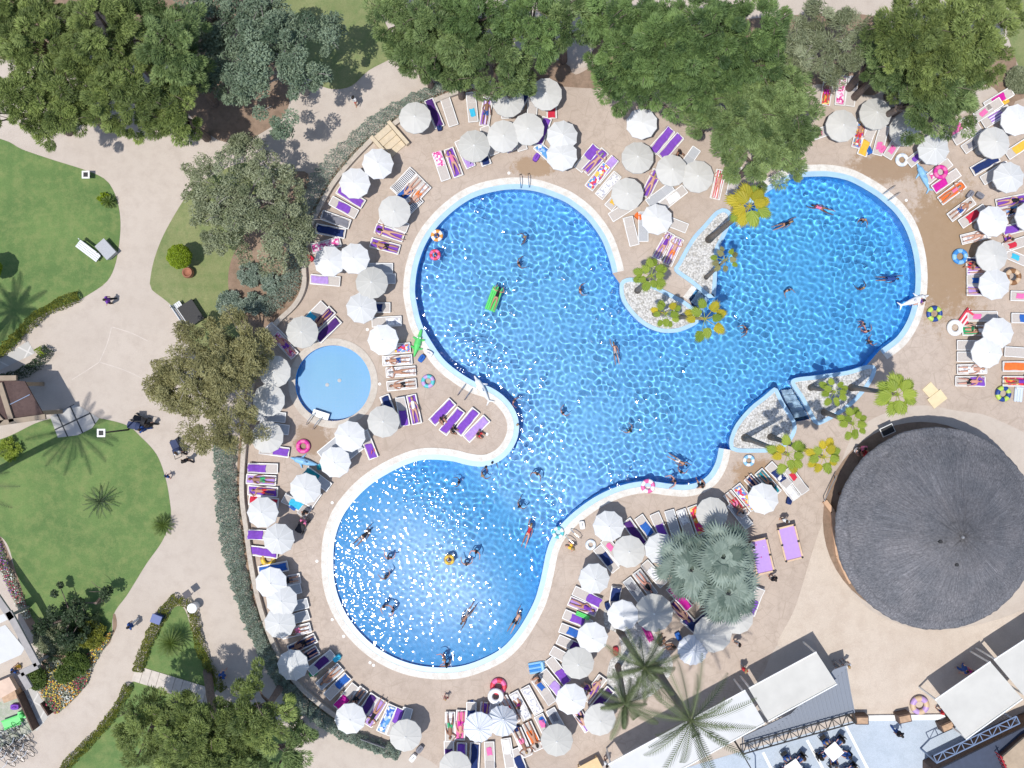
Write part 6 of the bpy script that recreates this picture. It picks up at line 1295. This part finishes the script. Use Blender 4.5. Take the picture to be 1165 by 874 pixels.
# bags
def bag(mb):
    mb.prism([(-.25, -.14), (-.1, -.17), (.1, -.17), (.25, -.14), (.27, 0), (.25, .14), (.1, .17), (-.1, .17), (-.25, .14), (-.27, 0)], 0, .34); mb.tube([(-.14, .0, .33), (-.08, 0, .5), (.08, 0, .5), (.14, 0, .33)], .02, 5)
BAGS = [(536, 186, 'navy', 'n'), (500, 145, 'navy', 'n'), (612, 167, 'white', 'w'), (1102, 222, 'black', 'e'), (1113, 223, 'grey', 'e'), (431, 311, 'navy', 'n'), (771, 723, 'blue', 'b'), (470, 861, 'white', 'w'), (478, 851, 'grey', 'e'), (897, 569, 'navy', 'n'), (587, 828, 'navy', 'n'), (353, 294, 'red', 'r'), (384, 748, 'teal', 'c'), (357, 765, 'green', 'g'), (1141, 117, 'yellow', 'y'), (610, 180, 'purple', 'p'), (699, 228, 'yellow', 'y'), (726, 247, 'orange', 'o'), (691, 689, 'black', 'n'), (662, 597, 'white', 'w'), (488, 402, 'white', 'w'), (480, 408, 'blue', 'b'), (290, 567, 'red', 'r'), (617, 818, 'blue', 'b'), (700, 740, 'red', 'r'), (424, 514, 'orange', 'o'), (366, 531, 'teal', 't'), (334, 576, 'blue', 'b'), (987, 172, 'blue', 'b'), (1002, 171, 'pink', 'k')]
bm0 = MB(); bag(bm0); bme = bm0.mesh('beach_bag', [None])
for (x, y, nm, k) in BAGS:
    o = link('beach_bag', bme); o.location = P(x, y); o.rotation_euler.z = random.uniform(0, 3); setmat(o, TC[k][1]); later(o, f'{nm} beach bag', 'bag', 'bags among the loungers', (x, y))
# ladders
def ladder(px, py, a, label, L=1.5):
    root = empty('pool_ladder', P(px, py), R(a), label, 'pool ladder', 'steel pool ladders'); M = plain('steel', (.62, .63, .65), .22, .03, 4, metal=1.)
    for s in (-1, 1): MB().tube([(-.75, s*.27, .0), (-.72, s*.27, .55), (-.5, s*.27, .8), (-.15, s*.27, .75), (.12, s*.27, .3), (.14, s*.27, -.9)], .028, 6).build('handrail', M, root)
    for k in range(3): MB().box((.14, 0, -.15-.28*k), (.1, .52, .04)).build('tread', M, root)
ladder(597, 212, -85, 'steel ladder at the top of the upper lobe'); ladder(532, 442, 55, 'steel ladder next to the pale dolphin'); ladder(648, 607, 140, 'steel ladder where the lobes meet by the lower deck'); ladder(1008, 224, 215, 'steel ladder on the far lobe near the wet deck'); ladder(361, 475, 55, 'steel ladder of the paddling pool')
loose('paddling_step', (365, 472), lambda m: m.box((0, 0, 0), (1.1, .45, .12)), [M_white], 'white step board inside the paddling pool', 'step', -.06, R(-18))
# small discs in the deck
for (x, y) in ((360.6, 638.5), (391, 724), (378, 705), (378, 572), (579, 197), (418, 375), (554, 494), (421, 754), (432, 437), (425, 757), (1031, 228), (663, 597)):
    mb = MB(); mb.lathe([(.10, 0), (.095, .015), (.001, .018)], 14); o = mb.build('skimmer_lid', M_white); o.location = P(x, y, 0)+Vector((0, 0, .006)); later(o, 'white skimmer lid in the deck', 'lid', 'skimmer lids', (x, y))
for i, (x, y) in enumerate(((385, 433), (371, 438))):
    mb = MB(); mb.lathe([(.13, 0), (.12, .06), (.001, .07)], 12); o = mb.build('pool_fitting', M_white); o.location = P(x, y)+Vector((0, 0, -.55)); o.cycles.is_caustics_receiver = True; tag(o, ('larger white fitting on the paddling pool floor', 'smaller white fitting on the paddling pool floor')[i], 'fitting')
# pool tables
def pool_table(px, py, a, label):
    root = empty('pool_table', P(px, py), R(a), label, 'pool table', 'outdoor pool tables'); cl = plain('lilac_cloth', (.47, .30, .66), .9, .04, 6)
    MB().box((0, 0, .74), (2.1, 1.02, .06)).build('playing_surface', cl, root)
    mb = MB()
    for s in (-1, 1): mb.box((0, s*.56, .79), (2.1, .11, .1)); mb.box((s*1.10, 0, .79), (.11, 1.22, .1))
    mb.build('cushion_rail', plain('maple_wood', (.62, .44, .29), .5, .1, 3), root)
    for sx in (-1, 0, 1):
        for s in (-1, 1): MB().lathe([(.075, .80), (.075, .86), (.001, .862)], 10, (sx*1.08, s*.545, 0)).build('pocket', M_black, root)
    for sx in (-.9, .9):
        for s in (-.42, .42): MB().bar((sx, s, 0), (sx, s, .70), .12, .12).build('leg', M_dwood, root)
pool_table(863.5, 631, -77, 'lilac pool table in use beside the fan palm cluster'); pool_table(895.5, 616, -76, 'lilac pool table standing further from the fan palms')
for i, (x, y) in enumerate(((860, 620), (866, 634), (858, 640), (869, 622))): loose('pool_ball', (x, y), lambda m: m.ball((0, 0, .03), .04, 6), [V[('red', 'magenta', 'yellow', 'white')[i]]], ('red', 'magenta', 'yellow', 'white')[i]+' ball on the pool table by the fan palms', 'ball', .77)
# yellow mats, tables
for i, (x, y, a) in enumerate(((1060, 446, -48), (1066, 454, 38))): loose('foam_mat', (x, y), lambda m: m.prism([(-.55, -.38), (.55, -.38), (.55, .38), (-.55, .38)], 0, .07), [plain('cream_foam', (.72, .60, .38), .8, .05, 4)], ('pale yellow foam mat partly under the other mat', 'pale yellow foam mat on top by the hut')[i], 'mat', .005+.08*i, R(a))
loose('wooden_table', (671, 871), lambda m: (m.box((0, 0, .72), (1.5, 1.0, .06)), [m.bar((a, b, 0), (a, b, .7), .08, .08) for a in (-.65, .65) for b in (-.4, .4)]), [plain('yellow_wood', (.66, .47, .25), .6, .1, 3)], 'pale wooden table by the lowest loungers', 'table', 0, R(28))
loose('grey_bench', (424, 846), lambda m: (m.box((0, 0, .45), (1.7, .55, .06)), [m.box((a, 0, .21), (.1, .5, .42)) for a in (-.7, .7)], m.box((0, .3, .7), (1.7, .05, .45))), [plain('slate_paint', (.13, .14, .16), .6, .1, 4)], 'dark grey bench in the lavender hedge end', 'bench', 0, R(-20))
loose('flat_sign', (1004, 489), lambda m: (m.box((0, 0, .95), (.9, .6, .06)), m.box((0, 0, 1.0), (.8, .5, .05), None, 1), m.bar((0, 0, 0), (0, 0, .92), .1, .1)), [M_white, M_black], 'black and white menu stand at the hut shade edge', 'stand', 0, R(25))
# benches, lamps, bin
def bench(px, py, a, label):
    root = empty('park_bench', P(px, py), R(a), label, 'bench'); ms = plain('bench_white', (.66, .68, .70), .5, .06, 5)
    mb = MB(); [mb.box((0, .08+.13*k, .45), (1.7, .11, .04)) for k in range(4)]; mb.build('seat', ms, root)
    mb = MB(); [mb.box((0, -.02-.02*k, .58+.14*k), (1.7, .04, .11)) for k in range(3)]; mb.build('backrest', ms, root)
    for s in (-.7, .7): mb = MB(); mb.bar((s, .02, 0), (s, -.07, .92), .07, .06); mb.bar((s, .5, 0), (s, .48, .44), .07, .06); mb.bar((s, 0, .42), (s, .5, .42), .06, .05); mb.build('leg', M_black, root)
bench(106, 283, 143, 'white park bench facing the path on the upper lawn'); bench(207, 360, -56, 'white park bench on the edge of the dry lawn'); 
loose('concrete_plinth', (124, 285), lambda m: (m.box((0, 0, .3), (1.1, .7, .6)), m.box((0, 0, .63), (1.2, .8, .06))), [M_slg], 'grey stone table in front of the white bench', 'stone table', 0, R(-48))
loose('bench_shadow_slab', (220, 357), lambda m: (m.prism([(-.55, -.75), (.55, -.75), (.55, .75), (-.55, .75)], .55, .62, bottom=True), [m.bar((a, b, 0), (a, b, .56), .06, .06) for a in (-.5, .5) for b in (-.7, .7)]), [M_black], 'black slab standing in for the shadow behind the lawn-edge bench', 'table', 0, R(33))  # added black slab that stands for the bench's dark shadow
def lamp(px, py, h, label):
    root = empty('garden_lamp', P(px, py), 0, label, 'lamp'); MB().tube([(0, 0, 0), (0, 0, h)], [.06, .045], 8).build('pole', M_black, root); mb = MB(); mb.box((0, 0, h+.08), (.42, .42, .16)); mb.box((0, 0, h+.17), (.5, .5, .03)); hd_ = mb.build('lamp_head', M_white, root); MB().box((0, 0, h+.19), (.3, .3, .01)).build('cap', M_black, hd_)
lamp(146, 489, 4.6, 'black lamp post leaning over the mid lawn corner'); lamp(102, 201, .5, 'low square garden lamp on the upper lawn')
mb = MB(); mb.lathe([(.001, 0), (.26, 0), (.30, .85), (.33, .9), (.30, .95), (.10, .97), (.001, .96)], 18); o = mb.build('litter_bin', V['white']); o.location = P(223, 689); tag(o, 'round white litter bin at the tip of the yellow-green hedge', 'bin')
loose('litter_bin', (183, 701), lambda m: (m.prism([(-.3, -.25), (.3, -.25), (.3, .25), (-.3, .25)], 0, .95), m.box((0, 0, .98), (.66, .56, .06))), [V['navy']], 'square navy bin built into the clipped hedge', 'bin', 0, R(-20))
root = empty('notice_post', P(216, 678), R(35), 'square dark notice board on a post by the hedge tip', 'sign'); MB().bar((0, 0, 0), (0, 0, 1.0), .05, .05).build('post', M_black, root); MB().box((.3, .18, 1.1), (.5, .45, .05)).build('board', plain('slate_board', (.07, .065, .08), .6, .1, 4), root)
# prams
def pram(px, py, a, c, label):
    root = empty('pram', P(px, py), R(a), label, 'pram', 'prams on the path'); m = plain('pram_'+c, {'navy': (.03, .045, .11), 'black': (.02, .02, .025)}[c], .7, .15, 8)
    mb = MB(); n = 8; vs = []; fs = []
    for i in range(n+1):
        for j in range(9): t = math.pi*.55*i/n; q = math.pi*j/8; vs.append((-.25+.38*math.sin(t)*.9-.2, .27*math.cos(q), .75+.32*math.sin(q)*math.cos(t*.8)))
    for i in range(n):
        for j in range(8): k = i*9+j; fs.append((k, k+9, k+10, k+1))
    mb.add(vs, fs); mb.build('hood', m, root, True)
    mb = MB(); mb.prism([(-.4, -.25), (.45, -.22), (.5, 0), (.45, .22), (-.4, .25)], .45, .68, bottom=True); mb.build('seat', m, root)
    mb = MB(); mb.tube([(-.75, -.24, 1.0), (-.75, .24, 1.0)], .02, 6); [mb.tube([(-.75, s*.24, 1.0), (.45, s*.24, .2)], .018, 5) for s in (-1, 1)]; mb.build('handle', M_black, root)
    for x, s in ((-.4, -1), (-.4, 1), (.45, -1), (.45, 1)): MB().tube([(x, s*.27-.02, .13), (x, s*.27+.02, .13)], .13, 12).build('wheel', M_black, root)
pram(157, 484, 170, 'navy', 'dark blue pram nearest the lamp post'); pram(163, 478, 160, 'black', 'black pram beside the dark blue one'); pram(203, 508, 115, 'navy', 'dark blue pram under the yellowish olive tree'); pram(345, 597, 240, 'black', 'black pushchair parked by the pool coping')
# bicycles
def bicycle():
    r = empty('bicycle', (0, 0, 0)); fr = plain('bike_frame', (.10, .10, .12), .4, .1, 5)
    for x in (-.52, .52):
        w_ = MB(); w_.tube([(x+.33*math.cos(k*math.pi/10), 0, .34+.33*math.sin(k*math.pi/10)) for k in range(20)], .02, 5, closed=True); wo_ = w_.build('wheel', M_black, r); sp_ = MB(); [sp_.bar((x-.31*math.cos(k*math.pi/6), 0, .34-.31*math.sin(k*math.pi/6)), (x+.31*math.cos(k*math.pi/6), 0, .34+.31*math.sin(k*math.pi/6)), .006, .006) for k in range(6)]; sp_.build('spokes', M_pole, wo_)
    mb = MB(); A_, B_, C_, D_, E_ = (-.52, 0, .34), (-.12, 0, .30), (-.25, 0, .82), (.40, 0, .82), (.52, 0, .34)
    for a, b in ((A_, B_), (B_, C_), (A_, C_), (C_, D_), (B_, D_), (D_, E_)): mb.tube([a, b], .018, 6)
    mb.build('frame', fr, r); mb = MB(); mb.tube([(.34, -.28, .98), (.42, 0, 1.0), (.34, .28, .98)], .016, 6); mb.tube([(.42, 0, 1.0), (.40, 0, .8)], .016, 6); mb.build('handlebar', V['silver'], r)
    MB().box((-.27, 0, .93), (.26, .14, .06)).build('saddle', M_black, r); freeze_kids(r); return r
B0 = bicycle()
for i in range(9):
    b = B0 if i == 0 else copy_tree(B0); x, y = 4+(i % 3)*11+(i//3)*2, 843+(i//3)*9-(i % 3)*6; b.location = P(x, y); b.rotation_euler = (R(random.uniform(-10, 10)), 0, R(-35+random.uniform(-12, 12)))
    later(b, 'dark parked bicycle', 'bicycle', 'bicycles parked by the cafe', (x, y), ('on the cafe paving', 'the flower bed', (90, 770)))
mb = MB(); [mb.tube([P(-6+k*6, 838-k*3.3, 0), P(-6+k*6, 838-k*3.3, .8), P(-3+k*6, 842-k*3.3, .8), P(-3+k*6, 842-k*3.3, 0)], .025, 5) for k in range(6)]; mb.tube([P(-8, 839, .05), P(26, 820, .05)], .03, 5); tag(mb.build('bicycle_rack', M_pole), 'steel bicycle rack at the cafe paving', 'rack')
# cafe clutter
loose('toy_slide', (16, 820), lambda m: (m.prism([(-.6, -.25), (.6, -.25), (.6, .25), (-.6, .25)], .1, .35), m.tube([(-.6, -.28, .4), (.6, -.28, .4)], .05, 6), m.tube([(-.6, .28, .4), (.6, .28, .4)], .05, 6)), [V['green']], 'long green play slide by the cafe fence', 'slide', 0, R(20))
loose('toy_slide', (29, 811), lambda m: (m.prism([(-.3, -.2), (.3, -.2), (.3, .2), (-.3, .2)], .1, .5), m.ball((0, 0, .6), .18, 6)), [V['green']], 'short green play block by the cafe fence', 'toy')
loose('beach_bag', (19, 803), lambda m: bag(m), [TC['p'][1]], 'purple bag on the cafe play area', 'bag')
o = person('walk', P(22, 758), upright(60), True, [('dress', 'Y')], 0, 1, .9); tag(o, 'person in a yellow dress under the cafe frame corner', 'person')
o = person('walk', P(18, 762), upright(60), False, [('shirt', 'B'), ('trousers', 'W')], 0, 0, .9); tag(o, 'person in light blue beside the yellow dress at the cafe', 'person')
sheet('play_area', [(-20, 808), (24, 788), (42, 830), (-20, 862)], .016, ground_mat('play_concrete', (.38, .39, .33), (.50, .49, .43), (.26, .33, .20), s1=.8, s2=2.5, grain=20))
# ================================================================ CAMERA, LIGHT
cam = bpy.data.cameras.new('camera'); co = bpy.data.objects.new('camera', cam); COL.objects.link(co); co.location = (0, 0, CAM_H); cam.sensor_width = 36; cam.lens = 36*CAM_H/67.5; cam.clip_end = 1000; SC.camera = co
EL = R(73.7); dx, dy = -.70, -.714; d = Vector((dx*math.cos(EL), dy*math.cos(EL), math.sin(EL)))
wd = bpy.data.worlds.new('World'); SC.world = wd; wd.use_nodes = True; nt = wd.node_tree; sk = nt.nodes.new('ShaderNodeTexSky'); sk.sky_type = 'NISHITA'; sk.sun_disc = False; sk.sun_elevation = EL; sk.sun_rotation = math.atan2(d.x, d.y)
nt.links.new(sk.outputs[0], nt.nodes['Background'].inputs[0]); nt.nodes['Background'].inputs[1].default_value = .14
sl = bpy.data.lights.new('sun', 'SUN'); sl.energy = 3.55; sl.angle = R(.5); sl.color = (1., .965, .91); so = bpy.data.objects.new('sun', sl); COL.objects.link(so); so.rotation_euler = d.to_track_quat('Z', 'Y').to_euler(); so.location = (0, 0, 60); sl.cycles.is_caustics_light = True
SC.view_settings.view_transform = 'Standard'; SC.view_settings.look = 'None'; SC.view_settings.exposure = .10; SC.view_settings.gamma = 1; SC.view_settings.use_curve_mapping = False
SC.cycles.use_denoising = True; SC.cycles.max_bounces = 8; SC.cycles.transparent_max_bounces = 8; SC.cycles.sample_clamp_indirect = 6; SC.cycles.caustics_reflective = False; SC.cycles.caustics_refractive = True
settle_labels()

for o in SC.objects:
    if o.get('label') and not 4 <= len(o['label'].split()) <= 16: print('LABEL', len(o['label'].split()), o['label'])
